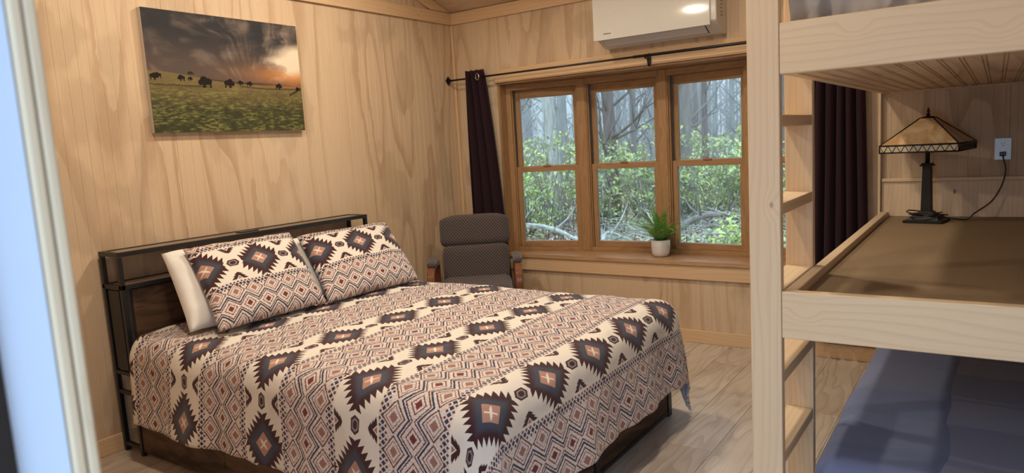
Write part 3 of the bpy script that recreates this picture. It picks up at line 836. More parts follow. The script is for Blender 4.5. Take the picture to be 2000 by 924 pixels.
    M.bump(M.noise(M.coord('Object'), 900.0, 1.0), 0.08, 0.0003)
    me.materials.append(M.m)
    o = bpy.data.objects.new('printed_front', me); COL.objects.link(o); o.parent = root
    box('stretcher_frame', 0.0005, 0.0300, y0, y1, z0, z1, plain('canvas_edge', (0.55, 0.48, 0.42), 0.8), root, 0.001)
canvas()

# ================================================================== ARMCHAIR in the corner
def fabric_mat():
    M = Mat('woven_grey_brown_fabric', 0.92, 0.1)
    p = M.xyz(M.coord('Object'))
    row = p[2]*78.0 + p[1]*16.0; k = row.fl()
    s = ((p[0]*44.0 + k*0.5).fr() - 0.5).abs()
    dash = (s + ((row.fr()-0.5).abs())*0.55).lt(0.40)
    n = M.noise(M.coord('Object'), 420.0, 2.0, 0.6)
    c = M.mix(dash, (0.125, 0.098, 0.088), (0.032, 0.028, 0.032))
    c = M.mix(n.sm(0.4, 0.7)*0.30, c, (0.17, 0.14, 0.125))
    M.color(c); M.bump(n + dash*0.8, 0.35, 0.0012); M.b.inputs['Sheen Weight'].default_value = 0.2
    return M.m
MT['chair_fabric'] = fabric_mat()
MT['cherry'] = oak_mat('cherry_wood_gloss', 1, (0.19, 0.072, 0.032), (0.09, 0.032, 0.015), 0.16)
def soft_box(name, cx, cy, cz, sx, sy, sz, mat, parent, r=0.04, bulge=0.0, rx=0.0, n=10, topround=0.0):
    bm = bmesh.new()
    bmesh.ops.create_cube(bm, size=1.0)
    bmesh.ops.subdivide_edges(bm, edges=bm.edges, cuts=n, use_grid_fill=True)
    R = Matrix.Rotation(rx, 3, 'X')
    for v in bm.verts:
        p = v.co.copy()
        b = Vector((p.x*sx, p.y*sy, p.z*sz))
        if bulge:
            b.y += math.copysign(bulge, p.y)*(1-(2*p.x)**2)*(1-(2*p.z)**2)*(1 if abs(p.y) > 0.2 else 0)
            b.z += math.copysign(bulge, p.z)*(1-(2*p.x)**2)*(1-(2*p.y)**2)*0.6
        if topround and p.z > 0: b.z -= topround*(abs(2*p.x)**3.2)*(2*p.z)
        # superellipse corner rounding
        h = Vector((sx/2, sy/2, sz/2)); q = Vector([max(-(h[i]-r), min(h[i]-r, b[i])) for i in range(3)])
        d = b-q
        if d.length > 1e-6:
            L = max(abs(d[i]) for i in range(3)); d = d.normalized()*min(r, L)
        b = q+d
        v.co = R @ b + Vector((cx, cy, cz))
    for f in bm.faces: f.smooth = True
    return mesh_obj(name, bm, mat, parent, local=True)
ch = thing('armchair', 'grey-brown woven armchair with cherry wood arms in the corner by the window', 'chair', (0.60, -0.66, 0), math.radians(36))
# local frame: faces -y, width along x
soft_box('seat', 0, -0.02, 0.410, 0.50, 0.50, 0.125, MT['chair_fabric'], ch, 0.05, 0.012)
soft_box('lower_backrest', 0, 0.245, 0.545, 0.485, 0.105, 0.30, MT['chair_fabric'], ch, 0.045, 0.012, rx=math.radians(-9))
soft_box('upper_backrest', 0, 0.298, 0.795, 0.515, 0.110, 0.235, MT['chair_fabric'], ch, 0.05, 0.014, rx=math.radians(-9), topround=0.030)
for s in (-1, 1):
    bm = bmesh.new()
    X = s*0.292
    def bar(pts, wx, th):
        rings = []
        for i, p in enumerate(pts):
            a = Vector(pts[max(0, i-1)]); b = Vector(pts[min(len(pts)-1, i+1)]); d = (b-a).normalized(); nrm = Vector((0, -d.z, d.y))
            p = Vector(p)
            rings.append([bm.verts.new(p + Vector((sx*wx/2, 0, 0)) + nrm*sn*th/2) for sx, sn in ((-1, -1), (1, -1), (1, 1), (-1, 1))])
        for A, B in zip(rings, rings[1:]):
            for k in range(4): bm.faces.new((A[k], A[(k+1) % 4], B[(k+1) % 4], B[k]))
        bm.faces.new(rings[0][::-1]); bm.faces.new(rings[-1])
    pts = [(X, -0.245, 0.0), (X, -0.262, 0.25), (X, -0.272, 0.46)]
    pts += [(X, -0.272+0.075*(1-math.cos(t)), 0.46+0.135*math.sin(t)) for t in [math.pi/2*k/8 for k in range(1, 9)]]
    pts += [(X, 0.0, 0.602), (X, 0.18, 0.590), (X, 0.26, 0.570)]
    bar(pts, 0.050, 0.042)
    bar([(X, 0.26, 0.585), (X, 0.275, 0.35), (X, 0.31, 0.0)], 0.046, 0.040)
    mesh_obj('arm_frame', bm, MT['cherry'], ch, 0.009, local=True, seg=3)
    bm = bmesh.new(); bm_box(bm, X-0.016, X+0.016, -0.235, 0.255, 0.300, 0.345); mesh_obj('side_stretcher', bm, MT['cherry'], ch, 0.006, local=True)
    soft_box('arm_pad', X, -0.065, 0.630, 0.062, 0.29, 0.045, MT['chair_fabric'], ch, 0.021, 0.004, n=8)
bm = bmesh.new(); bm_box(bm, -0.276, 0.276, -0.20, -0.17, 0.315, 0.345); bm_box(bm, -0.276, 0.276, 0.20, 0.23, 0.315, 0.345)
mesh_obj('cross_rail', bm, MT['cherry'], ch, 0.004, local=True)

# ================================================================== AIR CONDITIONER
ac = thing('air_conditioner', 'white wall-mounted split air conditioner above the window', 'air conditioner', (1.77, 0.0, 2.03))
AX0, AX1 = 1.362, 2.190
bm = bmesh.new()
prof_ = [(-0.002, 2.335), (-0.165, 2.335), (-0.190, 2.322), (-0.196, 2.30), (-0.196, 2.075), (-0.176, 2.058), (-0.085, 2.012), (-0.060, 2.006), (-0.002, 2.006)]
bm_prism(bm, [(AX0+0.006, y, z) for y, z in prof_], (AX1-AX0-0.012, 0, 0))
mesh_obj('housing', bm, MT['white_plastic'], ac, 0.008, seg=3)
bm = bmesh.new(); bm_prism(bm, [(AX0, y, z) for y, z in [(-0.1965, 2.045), (-0.207, 2.047), (-0.209, 2.30), (-0.203, 2.328), (-0.185, 2.343), (-0.178, 2.3405), (-0.1965, 2.31)]], (AX1-AX0-0.042, 0, 0))
mesh_obj('front_panel', bm, MT['white_plastic'], ac, 0.004, seg=3)
# air flap on the sloping underside
def under(x0, x1, t0, t1, off, th, name, mat):
    a = Vector((0, -0.176, 2.058)); b = Vector((0, -0.085, 2.012)); d = b-a; n = Vector((0, d.z, -d.y)).normalized()
    if n.z > 0: n = -n
    P = [a+d*t0+n*off, a+d*t1+n*off]
    bm = bmesh.new(); bm_prism(bm, [(x0, P[0].y, P[0].z), (x0, P[1].y, P[1].z), (x0, P[1].y+n.y*th, P[1].z+n.z*th), (x0, P[0].y+n.y*th, P[0].z+n.z*th)], (x1-x0, 0, 0))
    mesh_obj(name, bm, mat, ac, 0.0008)
under(AX0+0.042, AX1-0.084, 0.02, 0.93, 0.0006, 0.0015, 'outlet_gap', MT['vent_dark'])
under(AX0+0.047, AX1-0.089, 0.10, 0.84, 0.0024, 0.0040, 'air_flap', MT['grey_plastic'])
bm = bmesh.new()
for k in range(5): bm_box(bm, AX1-0.0062, AX1-0.0052, -0.118+0.004*(k % 2), -0.080-0.006*(k % 3), 2.105+k*0.022, 2.111+k*0.022)
mesh_obj('side_label', bm, MT['liner'], ac)
bm = bmesh.new(); random.seed(3); x = AX0+0.075
for k in range(9):
    w_ = random.choice((0.0035, 0.0045, 0.005)); bm_box(bm, x, x+w_, -0.2098, -0.2086, 2.083, 2.083+random.choice((0.0045, 0.0045, 0.006))); x += w_+0.0014
mesh_obj('logo_lettering', bm, MT['grey_plastic'] if False else MT['liner'], ac)

# ================================================================== CURTAIN ROD AND CURTAINS
RY, RZ = -0.090, 1.928
rod = thing('curtain_rod', 'long black curtain rod above the window', 'curtain rod', (1.5, 0, RZ))
bm = bmesh.new(); bm_cyl(bm, (0.010, RY, RZ), (1.60, RY, RZ), 0.0072, n=14); mesh_obj('rod', bm, MT['black'], rod)
bm = bmesh.new(); bm_cyl(bm, (1.59, RY, RZ), (3.03, RY, RZ), 0.0095, n=14); mesh_obj('outer_rod', bm, MT['black'], rod)
def diamond(x0, x1, s):
    bm = bmesh.new(); q = [(0, s), (s*0.85, 0), (0, -s), (-s*0.85, 0)]
    bm_prism(bm, [(x0, RY+a, RZ+b) for a, b in q], (x1-x0, 0, 0)); return bm
mesh_obj('end_bracket', diamond(0.0005, 0.010, 0.036), MT['black'], rod, 0.002)
mesh_obj('end_bracket', diamond(0.010, 0.024, 0.022), MT['black'], rod, 0.002)
bm = bmesh.new(); bm_cyl(bm, (1.672, -0.0215, 1.907), (1.672, -0.029, 1.907), 0.001, n=3)
bm.clear()
bm_lathe(bm, [(0.004, 0), (0.0145, 0.0), (0.0145, 0.006), (0.004, 0.007)], 20)
bmesh.ops.scale(bm, vec=(1, 3.0, 1), verts=bm.verts)
bmesh.ops.rotate(bm, verts=bm.verts, cent=(0, 0, 0), matrix=Matrix.Rotation(math.radians(90), 3, 'X'))
bmesh.ops.translate(bm, verts=bm.verts, vec=(1.672, -0.0215, 1.905))
mesh_obj('bracket_plate', bm, MT['black'], rod)
bm = bmesh.new(); bm_tube(bm, [(1.672, -0.026, 1.912), (1.672, -0.06, 1.912), (1.672, RY, 1.914)], 0.005); 
bm_tube(bm, [(1.672, RY-0.012, 1.936), (1.672, RY-0.0135, 1.924), (1.672, RY-0.006, 1.9145), (1.672, RY+0.006, 1.9145), (1.672, RY+0.0135, 1.924)], 0.0035, 6)
mesh_obj('bracket_arm', bm, MT['black'], rod)

def curtain_mat():
    M = Mat('dark_plum_curtain', 0.85, 0.15)
    n = M.noise(M.coord('Object'), 600.0, 2.0)
    M.color(M.mix(n, (0.026, 0.011, 0.0165), (0.016, 0.0070, 0.0105))); M.bump(n, 0.1, 0.0004)
    M.b.inputs['Sheen Weight'].default_value = 0.25; M.b.inputs['Sheen Tint'].default_value = (0.25, 0.16, 0.20, 1)
    return M.m
MT['curtain'] = curtain_mat()
def curtain(label, x0t, x1t, x0b, x1b, zb, folds, seed, ring_x):
    root = thing('curtain', label, 'curtain', ((x0t+x1t)/2, RY, RZ))
    bm = bmesh.new(); n, m = 160, 40; g = []
    zt = RZ+0.055
    for j in range(m+1):
        t = j/m; z = zt + (zb-zt)*t; row = []
        for i in range(n+1):
            s = i/n
            e = t**0.75
            x = (x0t+(x1t-x0t)*s)*(1-e) + (x0b+(x1b-x0b)*s)*e
            amp = 0.030*(1-0.25*t)
            ph = s*folds*2*math.pi + 0.5*nz(s*3, t*1.6, seed)
            y = RY + amp*math.sin(ph) + 0.010*nz(s*8+seed, t*2, 1)
            x += 0.010*math.cos(ph*1.0)*0.6 + 0.004*nz(s*5, t*3, seed)
            zz = z + (0.003*math.sin(ph*2) if j == 0 else 0)
            row.append(bm.verts.new((x, y, zz)))
        g.append(row)
    for j in range(m):
        for i in range(n):
            f = bm.faces.new((g[j][i], g[j][i+1], g[j+1][i+1], g[j+1][i])); f.smooth = True
    o = mesh_obj('cloth', bm, MT['curtain'], root, recalc=False)
    md = o.modifiers.new('thickness', 'SOLIDIFY'); md.thickness = 0.002
    for rx, ry in ring_x:
        bm = bmesh.new()
        c = Vector((rx, ry, RZ)); R = 0.0245
        pts = [c + Vector((R*math.cos(a)*0.86, R*math.cos(a)*-0.35, R*math.sin(a))) for a in [2*math.pi*k/28 for k in range(28)]]
        bm_tube(bm, pts, 0.0045, 8, closed=True); mesh_obj('grommet', bm, MT['steel'], root)
curtain('dark plum curtain left of the window, behind the armchair', 0.172, 0.345, 0.150, 0.530, 0.16, 3.5, 1.0, [(0.318, RY-0.034)])
curtain('dark plum curtain right of the window, seen past the bunk ladder', 2.715, 2.955, 2.665, 3.000, 0.16, 5.0, 6.0, [(2.76, RY-0.030)])

# ================================================================== POTTED FERN on the window seat
def fern():
    zb = 0.5625
    r = thing('potted_fern', 'green fern in a white round pot on the window seat', 'potted plant', (1.655, 0.112, zb))
    bm = bmesh.new()
    bm_lathe(bm, [(0.036, 0.0), (0.046, 0.002), (0.058, 0.014), (0.064, 0.04), (0.066, 0.075), (0.065, 0.118), (0.0615, 0.118), (0.061, 0.10), (0.0605, 0.095)], 40)
    mesh_obj('pot', bm, plain('white_stoneware', (0.80, 0.78, 0.76), 0.45, vary=0.05), r, local=True)
    bm = bmesh.new(); bm_cyl(bm, (0, 0, 0.090), (0, 0, 0.104), 0.0595, 0.0595, 24); mesh_obj('soil', bm, plain('soil', (0.03, 0.02, 0.014), 0.95, vary=0.5, scale=80), r, local=True)
    M = Mat('fern_leaf', 0.5, 0.35); p = M.coord('Object'); n = M.noise(p, 60.0, 2.0); 
    z = M.xyz(p)[2]
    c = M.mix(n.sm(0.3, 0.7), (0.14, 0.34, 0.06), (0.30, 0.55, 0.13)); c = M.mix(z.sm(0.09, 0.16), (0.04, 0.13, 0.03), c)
    M.color(c); M.b.inputs['Subsurface Weight'].default_value = 0.0
    random.seed(21)
    N = 52
    for k in range(N):
        az = k*2.399963 + random.uniform(-.3, .3); lean = random.uniform(0.15, 1.15) if k % 3 else random.uniform(1.05, 1.45)
        L = random.uniform(0.25, 0.365)
        if math.sin(az) > 0.3: L *= 0.45          # the glass is close behind
        bm = bmesh.new(); pts = []; P = Vector((0.018*math.cos(az), 0.018*math.sin(az), 0.104)); a = lean*0.35; S = 30
        for i in range(S+1):
            pts.append(P.copy()); a += (lean*1.25)/S
            P = P + Vector((math.sin(a)*math.cos(az), math.sin(a)*math.sin(az), math.cos(a)))*(L/S)
        for i in range(3, S+1):
            p0 = pts[i]; d = (pts[i]-pts[i-1]).normalized(); side = Vector((-math.sin(az), math.cos(az), 0)); up = side.cross(d)
            t = i/S; ll = 0.050*math.sin(math.pi*min(1, (t*0.93+0.10)))**0.7*(1.08-t*0.75)
            for s in (-1, 1):
                dirn = (side*s*0.92 + d*0.42 - up*0.12*0 - Vector((0, 0, 0.18))).normalized()
                w = 0.0033
                q = [p0 - d*w, p0 + dirn*ll*0.5 - d*w*0.9 + d*0.002, p0 + dirn*ll, p0 + dirn*ll*0.5 + d*w, p0 + d*w]
                vs = [bm.verts.new(x) for x in q]; bm.faces.new(vs)
        bm_tube(bm, pts[::2], 0.0011, 4)
        mesh_obj('frond', bm, M.m, r, local=True, recalc=False)
fern()

# ================================================================== BUNK BED with ladder
MT['bunk_x'] = pine_mat('bunk_pine_along_x', 0, (0.78, 0.62, 0.405), (0.62, 0.445, 0.265))
MT['bunk_y'] = pine_mat('bunk_pine_along_y', 1, (0.70, 0.55, 0.375), (0.55, 0.39, 0.24))
MT['bunk_z'] = pine_mat('bunk_pine_along_z', 2, (0.76, 0.60, 0.405), (0.62, 0.44, 0.275))
def deckmat():
    M = Mat('bare_deck_board', 0.7, 0.2); p = M.coord('Object')
    n = M.noise(p, 260.0, 3.0, 0.7); g = M.noise(p, 2.5, 2.0)
    c = M.mix(n.sm(0.3, 0.7), (0.30, 0.215, 0.13), (0.225, 0.155, 0.09)); c = M.mix(g.sm(0.4, 0.7)*0.25, c, (0.34, 0.25, 0.155))
    M.color(c); M.bump(n, 0.15, 0.0005); return M.m
MT['deck'] = deckmat()
bk = thing('bunk_bed', 'built-in pine bunk bed with a flat ladder at its left end', 'bunk bed', (3.05, -2.261, 0))
UX0, UX1 = 2.954, 3.049
def bb(name, *a, mat='bunk_z', bev=0.004, par=bk): return box(name, *a, mat, par, bev)
bb('ladder_post', UX0, UX1, -2.280, -2.242, 0.0, 2.36)
bb('ladder_post', UX0, UX1, -1.820, -1.782, 0.0, 2.05)
for zt in (1.985, 1.714, 1.444, 1.173, 0.902, 0.634, 0.362):
    bb('rung', UX0+0.001, UX1-0.001, -2.2415, -1.8205, zt-0.037, zt, mat='bunk_y')
def deck_level(zr0, zr1, zd, under):
    bb('front_rail', 3.0500, XR-0.003, -2.280, -2.242, zr0, zr1, mat='bunk_x')
    bb('end_rail', 3.0500, 3.0875, -2.2415, -0.001, zr0+0.001, zr1-0.002, mat='bunk_y')
    bb('back_rail', 3.088, XR-0.003, -0.0385, -0.001, zr0, zd-0.0275, mat='bunk_x')
    if under:
        # beaded sheet, bead side down
        us = []; k = math.ceil(3.09/0.0515)
        pts = [(3.088, 0.0)]
        while k*0.0515 < XR-0.01:
            c = k*0.0515
            for q in (c-0.0050, c+0.0050): pts += [(q-0.0024, 0), (q-0.0012, 0.0040), (q+0.0012, 0.0040), (q+0.0024, 0)]
            k += 1
        pts.append((XR-0.003, 0.0)); bm = bmesh.new()
        lo = [bm.verts.new((u, -2.2415, zr0+0.004+d)) for u, d in pts]; hi = [bm.verts.new((u, -0.039, zr0+0.004+d)) for u, d in pts]
        for i in range(len(pts)-1): bm.faces.new((lo[i], hi[i], hi[i+1], lo[i+1]))
        t = [bm.verts.new(p) for p in ((3.088, -2.2415, zr0+0.016), (XR-0.003, -2.2415, zr0+0.016), (XR-0.003, -0.039, zr0+0.016), (3.088, -0.039, zr0+0.016))]
        bm.faces.new(t); bm.faces.new(lo+[t[1], t[0]]); bm.faces.new(hi+[t[2], t[3]]); bm.faces.new((lo[0], t[0], t[3], hi[0])); bm.faces.new((lo[-1], hi[-1], t[2], t[1]))
        mesh_obj('beaded_underside', bm, MT['ply_bunk'], bk)
    else:
        for k in range(4): bb('deck_joist', 3.088, XR-0.003, -1.90+k*0.5, -1.862+k*0.5, zr0, zd-0.0275, mat='bunk_x')
    bb('deck_board', 3.0885, XR-0.003, -2.2410, -0.001, zd-0.027 if not under else zr0+0.0165, zd, mat='deck', bev=0.001)
deck_level(0.753, 0.902, 0.872, False)
deck_level(1.560, 1.710, 1.660, True)
bb('back_post', 3.036, 3.0495, -0.045, -0.001, 0.0885, 2.0, mat='bunk_z', bev=0.002)
bb('back_panel', 3.0520, XR-0.003, -0.018, -0.001, 0.8725, 1.068, mat='bunk_z', bev=0.002)
bb('ledge_cap', 3.0520, XR-0.003, -0.030, -0.001, 1.0685, 1.088, mat='bunk_x', bev=0.003)
bb('guard_rail', 3.0500, 3.0875, -2.2415, -0.001, 1.85, 1.99, mat='bunk_y')
bb('platform_rail', 3.110, XR-0.003, -2.20, -2.165, 0.0, 0.10, mat='bunk_x')
bb('platform_rail', 3.110, 3.145, -2.164, -0.02, 0.0, 0.10, mat='bunk_y')
bb('platform_board', 3.1105, XR-0.003, -2.20, -0.02, 0.1005, 0.118, mat='deck', bev=0.001)

def plaid(name, a, b, c2, cx, cy, fx=0.42, fy=0.42):
    M = Mat(name, 0.9, 0.1); p = M.xyz(M.coord('Object'))
    wv = M.noise(M.coord('Object'), 1.8, 2.0) - 0.5
    gx = ((p[0] - cx)/fx + wv*0.12).fr(); gy = ((p[1] - cy)/fy + wv*0.25).fr()
    c = M.mix(gx.gt(0.5)*0.85, a, b); c = M.mix(gy.gt(0.5)*0.55, c, c2)
    c = M.mix((gy.gt(0.40))*(gy.lt(0.46))*0.35, c, b)
    n = M.noise(M.coord('Object'), 500.0, 2.0, 0.6); c = M.mix(n*0.25, c, (0.05, 0.055, 0.08))
    M.color(c); M.bump(n, 0.12, 0.0006); M.b.inputs['Sheen Weight'].default_value = 0.15; return M.m
MT['sheet'] = plaid('blue_grey_plaid', (0.34, 0.35, 0.46), (0.14, 0.175, 0.32), (0.20, 0.23, 0.36), 0.035, 0.10, 0.86, 0.60)
def bedding(name, x0, x1, y0, y1, z0, z1, r, mat, label, amp, seed, cat, nx=60, ny=110, wr=1.0, yback=None):
    """closed rounded slab of cloth with wrinkles"""
    bm = bmesh.new(); bmesh.ops.create_cube(bm, size=1.0)
    bmesh.ops.subdivide_edges(bm, edges=bm.edges, cuts=40, use_grid_fill=True)
    sx, sy, sz = x1-x0, y1-y0, z1-z0; h = Vector((sx/2, sy/2, sz/2))
    for v in bm.verts:
        # denser near the edges
        p = v.co*2; b = Vector([h[i]*math.copysign(1-(1-abs(p[i]))**1.5, p[i]) for i in range(3)])
        q = Vector([max(-(h[i]-r), min(h[i]-r, b[i])) for i in range(3)]); d = b-q
        nn = d.normalized() if d.length > 1e-6 else Vector((0, 0, 0))
        if d.length > 1e-6:
            L = max(abs(d[i]) for i in range(3)); d = nn*min(r, L)
        b = q+d
        w = Vector(b)
        k = amp*(nz(w.x*2.2*wr+seed, w.y*1.6*wr, w.z*2) + 0.45*nz(w.x*6*wr, w.y*4*wr+seed, w.z*4) + 0.25*abs(nz(w.x*15*wr, w.y*8*wr+seed, 3)))
        if w.z > -h.z+0.02: b += nn*k
        v.co = b + Vector(((x0+x1)/2, (y0+y1)/2, (z0+z1)/2))
    for f in bm.faces: f.smooth = True
    o = mesh_obj(name, bm, mat); return tag(o, label, cat)
bedding('mattress', 3.116, XR-0.02, -2.195, -0.07, 0.121, 0.335, 0.065, MT['sheet'], 'low mattress in a blue and grey plaid sheet under the bunk deck', 0.010, 4.0, 'mattress')
MT['taupe'] = plain('taupe_comforter', (0.42, 0.38, 0.34), 0.9, 0, 0.1, vary=0.12, scale=60)
mm = box('mattress', 3.10, XR-0.01, -2.18, -0.06, 1.662, 1.78, 'white_cloth', None, 0.04, seg=3); tag(mm, 'mattress on the upper bunk, hidden under the taupe comforter', 'mattress')
# rumpled comforter hanging against the front rail of the upper bunk
bm = bmesh.new(); n1, n2 = 150, 60; g = []
for i in range(n1+1):
    s = i/n1; x = 3.058 + s*(XR-0.012-3.058); row = []
    for j in range(n2+1):
        t = j/n2
        rid = 0.040*nz(x*11, t*1.5, 2.0) + 0.022*nz(x*27, t*2.0, 6.0) + 0.022*nz(x*6, t*5, 9.0)
        if t < 0.5:
            q = t/0.5; y = -2.234 + 0.016*q + abs(rid)*1.5; z = 1.664 + q*0.20 + 0.020*nz(x*5, 1.0, 4.0)*q
        else:
            q = (t-0.5)/0.5; a = min(1.0, q*2.0)*math.pi/2
            y = -2.218 + abs(rid)*1.5*(1-q) + 0.09*(1-math.cos(a)) + max(0, q-0.5)*3.4 + rid*0.4; z = 1.864 + 0.07*math.sin(a) + 0.020*nz(x*5, 1.0, 4.0) + rid*0.9
        y = max(y, -2.237)
        if t < 0.35: x2 = x + 0.012*nz(x*9, t*3, 7.0)
        else: x2 = x
        row.append(bm.verts.new((max(3.092 if z < 1.722 else 3.054, min(x2, XR-0.005)), y, z)))
    g.append(row)
for i in range(n1):
    for j in range(n2):
        f = bm.faces.new((g[i][j], g[i+1][j], g[i+1][j+1], g[i][j+1])); f.smooth = True
o = mesh_obj('comforter', bm, MT['taupe'], None, recalc=False); md = o.modifiers.new('thickness', 'SOLIDIFY'); md.thickness = 0.006; md.offset = -1
tag(o, 'rumpled taupe comforter on the upper bunk behind its rail', 'comforter')

# ================================================================== TABLE LAMP (mission style)
MT['lamp_iron'] = plain('dark_lamp_metal', (0.022, 0.020, 0.018), 0.5, 0.4, 0.4, vary=0.3)
def art_glass():
    M = Mat('amber_art_glass', 0.22, 0.5); p = M.xyz(M.coord('Object'))
    n = M.noise(M.vec(p[0]*9.0 + p[2]*6.0, p[1]*9.0, p[2]*3.0), 1.0, 4.0, 0.6, 1.2)
    c = M.mix(n.sm(0.32, 0.68), (0.78, 0.60, 0.36), (0.50, 0.29, 0.12)); M.color(c); return M.m
MT['art_glass'] = art_glass(); MT['cream_glass'] = plain('cream_art_glass', (0.66, 0.58, 0.42), 0.25, vary=0.2, scale=20)
LX, LY, LZ = 3.292, -0.245, 0.8725
lp = thing('table_lamp', 'dark metal table lamp with a square pyramid amber glass shade on the bunk deck', 'lamp', (LX, LY, LZ), math.radians(-10))
def lbox(name, x, y, z0, z1, mat='lamp_iron', bev=0.002, par=lp):
    bm = bmesh.new(); bm_box(bm, -x, x, -y, y, z0, z1); return mesh_obj(name, bm, MT[mat], par, bev, local=True)
def frustum(name, s0, s1, z0, z1, mat='lamp_iron', par=lp):
    bm = bmesh.new(); A = [bm.verts.new((a*s0, b*s0, z0)) for a, b in ((-1, -1), (1, -1), (1, 1), (-1, 1))]; B = [bm.verts.new((a*s1, b*s1, z1)) for a, b in ((-1, -1), (1, -1), (1, 1), (-1, 1))]
    bm.faces.new(A[::-1]); bm.faces.new(B)
    for i in range(4): bm.faces.new((A[i], A[(i+1) % 4], B[(i+1) % 4], B[i]))
    return mesh_obj(name, bm, MT[mat], par, 0.001, local=True)
lbox('base', 0.090, 0.090, 0.0, 0.014); frustum('base_step', 0.074, 0.062, 0.014, 0.034); frustum('base_step', 0.050, 0.028, 0.034, 0.058)
frustum('column', 0.0235, 0.0185, 0.058, 0.292); lbox('column_cap', 0.030, 0.030, 0.292, 0.299); lbox('column_cap', 0.024, 0.024, 0.299, 0.307)
bm = bmesh.new(); bm_cyl(bm, (0, 0, 0.307), (0, 0, 0.545), 0.011, n=16); mesh_obj('stem', bm, MT['lamp_iron'], lp, local=True)
bm = bmesh.new(); bm_lathe(bm, [(0.028, 0.541), (0.028, 0.546), (0.009, 0.549), (0.008, 0.556), (0.012, 0.559), (0.006, 0.562), (0.005, 0.572), (0.009, 0.577), (0.004, 0.583), (0.002, 0.593)], 16)
mesh_obj('finial', bm, MT['lamp_iron'], lp, local=True)
WB, WT_, ZB0, ZB1, ZT = 0.178, 0.030, 0.372, 0.408, 0.540
for k in range(4):
    R = Matrix.Rotation(k*math.pi/2, 3, 'Z')
    def q(x, y, z): return R @ Vector((x, y, z))
    th = 0.003
    bm = bmesh.new(); bm_prism(bm, [q(-WB, -WB, ZB1), q(WB, -WB, ZB1), q(WT_, -WT_, ZT), q(-WT_, -WT_, ZT)], q(0, th, -th*0.6)); mesh_obj('shade_panel', bm, MT['art_glass'], lp, local=True)
    bm = bmesh.new(); bm_prism(bm, [q(-WB, -WB, ZB0), q(WB, -WB, ZB0), q(WB, -WB, ZB1), q(-WB, -WB, ZB1)], q(0, th, 0)); band = mesh_obj('shade_band', bm, MT['cream_glass'], lp, local=True)
    bm = bmesh.new()
    for z in (ZB0, ZB1): bm_cyl(bm, q(-WB, -WB-0.001, z), q(WB, -WB-0.001, z), 0.0038, n=8)
    n = 9; w = 2*WB/n
    for i in range(n*1):
        xa = -WB + i*w
        bm_cyl(bm, q(xa, -WB-0.0012, ZB1), q(xa+w/2, -WB-0.0012, ZB0), 0.0016, n=6); bm_cyl(bm, q(xa+w/2, -WB-0.0012, ZB0), q(xa+w, -WB-0.0012, ZB1), 0.0016, n=6)
    mesh_obj('lead_lattice', bm, MT['lamp_iron'], lp, local=True)
    bm = bmesh.new(); bm_cyl(bm, q(WB, -WB, ZB0), q(WB, -WB, ZB1), 0.0038, n=8); bm_cyl(bm, q(WB, -WB, ZB1), q(WT_, -WT_, ZT), 0.0034, n=8); bm_cyl(bm, q(-WT_, -WT_, ZT), q(WT_, -WT_, ZT), 0.0036, n=8)
    mesh_obj('shade_rib', bm, MT['lamp_iron'], lp, local=True)
# cord: coil round the base, then up to the outlet
cord = []
for k in range(120):
    a = k/119*4*math.pi*1.25 + 2.2; r = 0.078 + 0.016*math.sin(a*1.7) + 0.006*math.sin(a*5.1)
    cord.append((LX + r*math.cos(a)*1.02, LY + r*math.sin(a)*0.95, LZ + 0.026 + 0.022*(0.5+0.5*math.sin(a*1.31)) + 0.010*k/119))
ca = cord[-1]
via = [(LX+0.13, LY-0.02, LZ+0.018), (LX+0.18, LY+0.03, LZ+0.012), (3.500, -0.120, LZ+0.032), (3.570, -0.070, 0.960), (3.612, -0.052, 1.040), (3.628, -0.045, 1.120), (3.617, -0.040, 1.180), (3.614, -0.036, 1.199)]
def catmull(P, n=8):
    P = [Vector(p) for p in P]; P = [P[0]*2-P[1]] + P + [P[-1]*2-P[-2]]; out = []
    for i in range(1, len(P)-2):
        for k in range(n):
            t = k/n; out.append(0.5*((2*P[i]) + (P[i+1]-P[i-1])*t + (2*P[i-1]-5*P[i]+4*P[i+1]-P[i+2])*t*t + (3*P[i]-P[i-1]-3*P[i+1]+P[i+2])*t**3))
    return out + [P[-2]]
pts = [Vector(p) for p in cord[:-1]] + catmull([ca]+via)
bm = bmesh.new(); Rm = Matrix.Rotation(math.radians(10), 3, 'Z'); o_ = Vector((LX, LY, LZ))
bm_tube(bm, [Rm @ (p-o_) for p in pts], 0.0034, 6); mesh_obj('power_cord', bm, MT['black'], lp, local=True)
bm = bmesh.new()
pc = Vector((3.614, -0.022, 1.203)); bm_box(bm, -0.014, 0.014, -0.0145, 0.0145, -0.011, 0.011)
bmesh.ops.translate(bm, verts=bm.verts, vec=pc-o_); bmesh.ops.rotate(bm, verts=bm.verts, cent=(0, 0, 0), matrix=Rm)
mesh_obj('plug', bm, MT['black'], lp, 0.003, local=True)

ol = thing('wall_outlet', 'white double wall outlet beside the table lamp with a black plug in it', 'outlet', (3.614, 0, 1.229))
box('cover_plate', 3.5765, 3.6515, -0.0060, -0.0005, 1.1715, 1.2865, 'white_plastic', ol, 0.003)
for zc in (1.2035, 1.2545):
    bm = bmesh.new(); bm_cyl(bm, (3.614, -0.0062, zc), (3.614, -0.0074, zc), 0.0170, n=24); s = mesh_obj('receptacle', bm, MT['white_plastic'], ol)
    bm = bmesh.new(); bm_box(bm, 3.6065, 3.6085, -0.0078, -0.0075, zc-0.001, zc+0.009); bm_box(bm, 3.6195, 3.6215, -0.0078, -0.0075, zc+0.0, zc+0.008); bm_cyl(bm, (3.614, -0.0075, zc-0.008), (3.614, -0.0079, zc-0.008), 0.0027, n=10)
    mesh_obj('slot', bm, MT['vent_dark'], s)

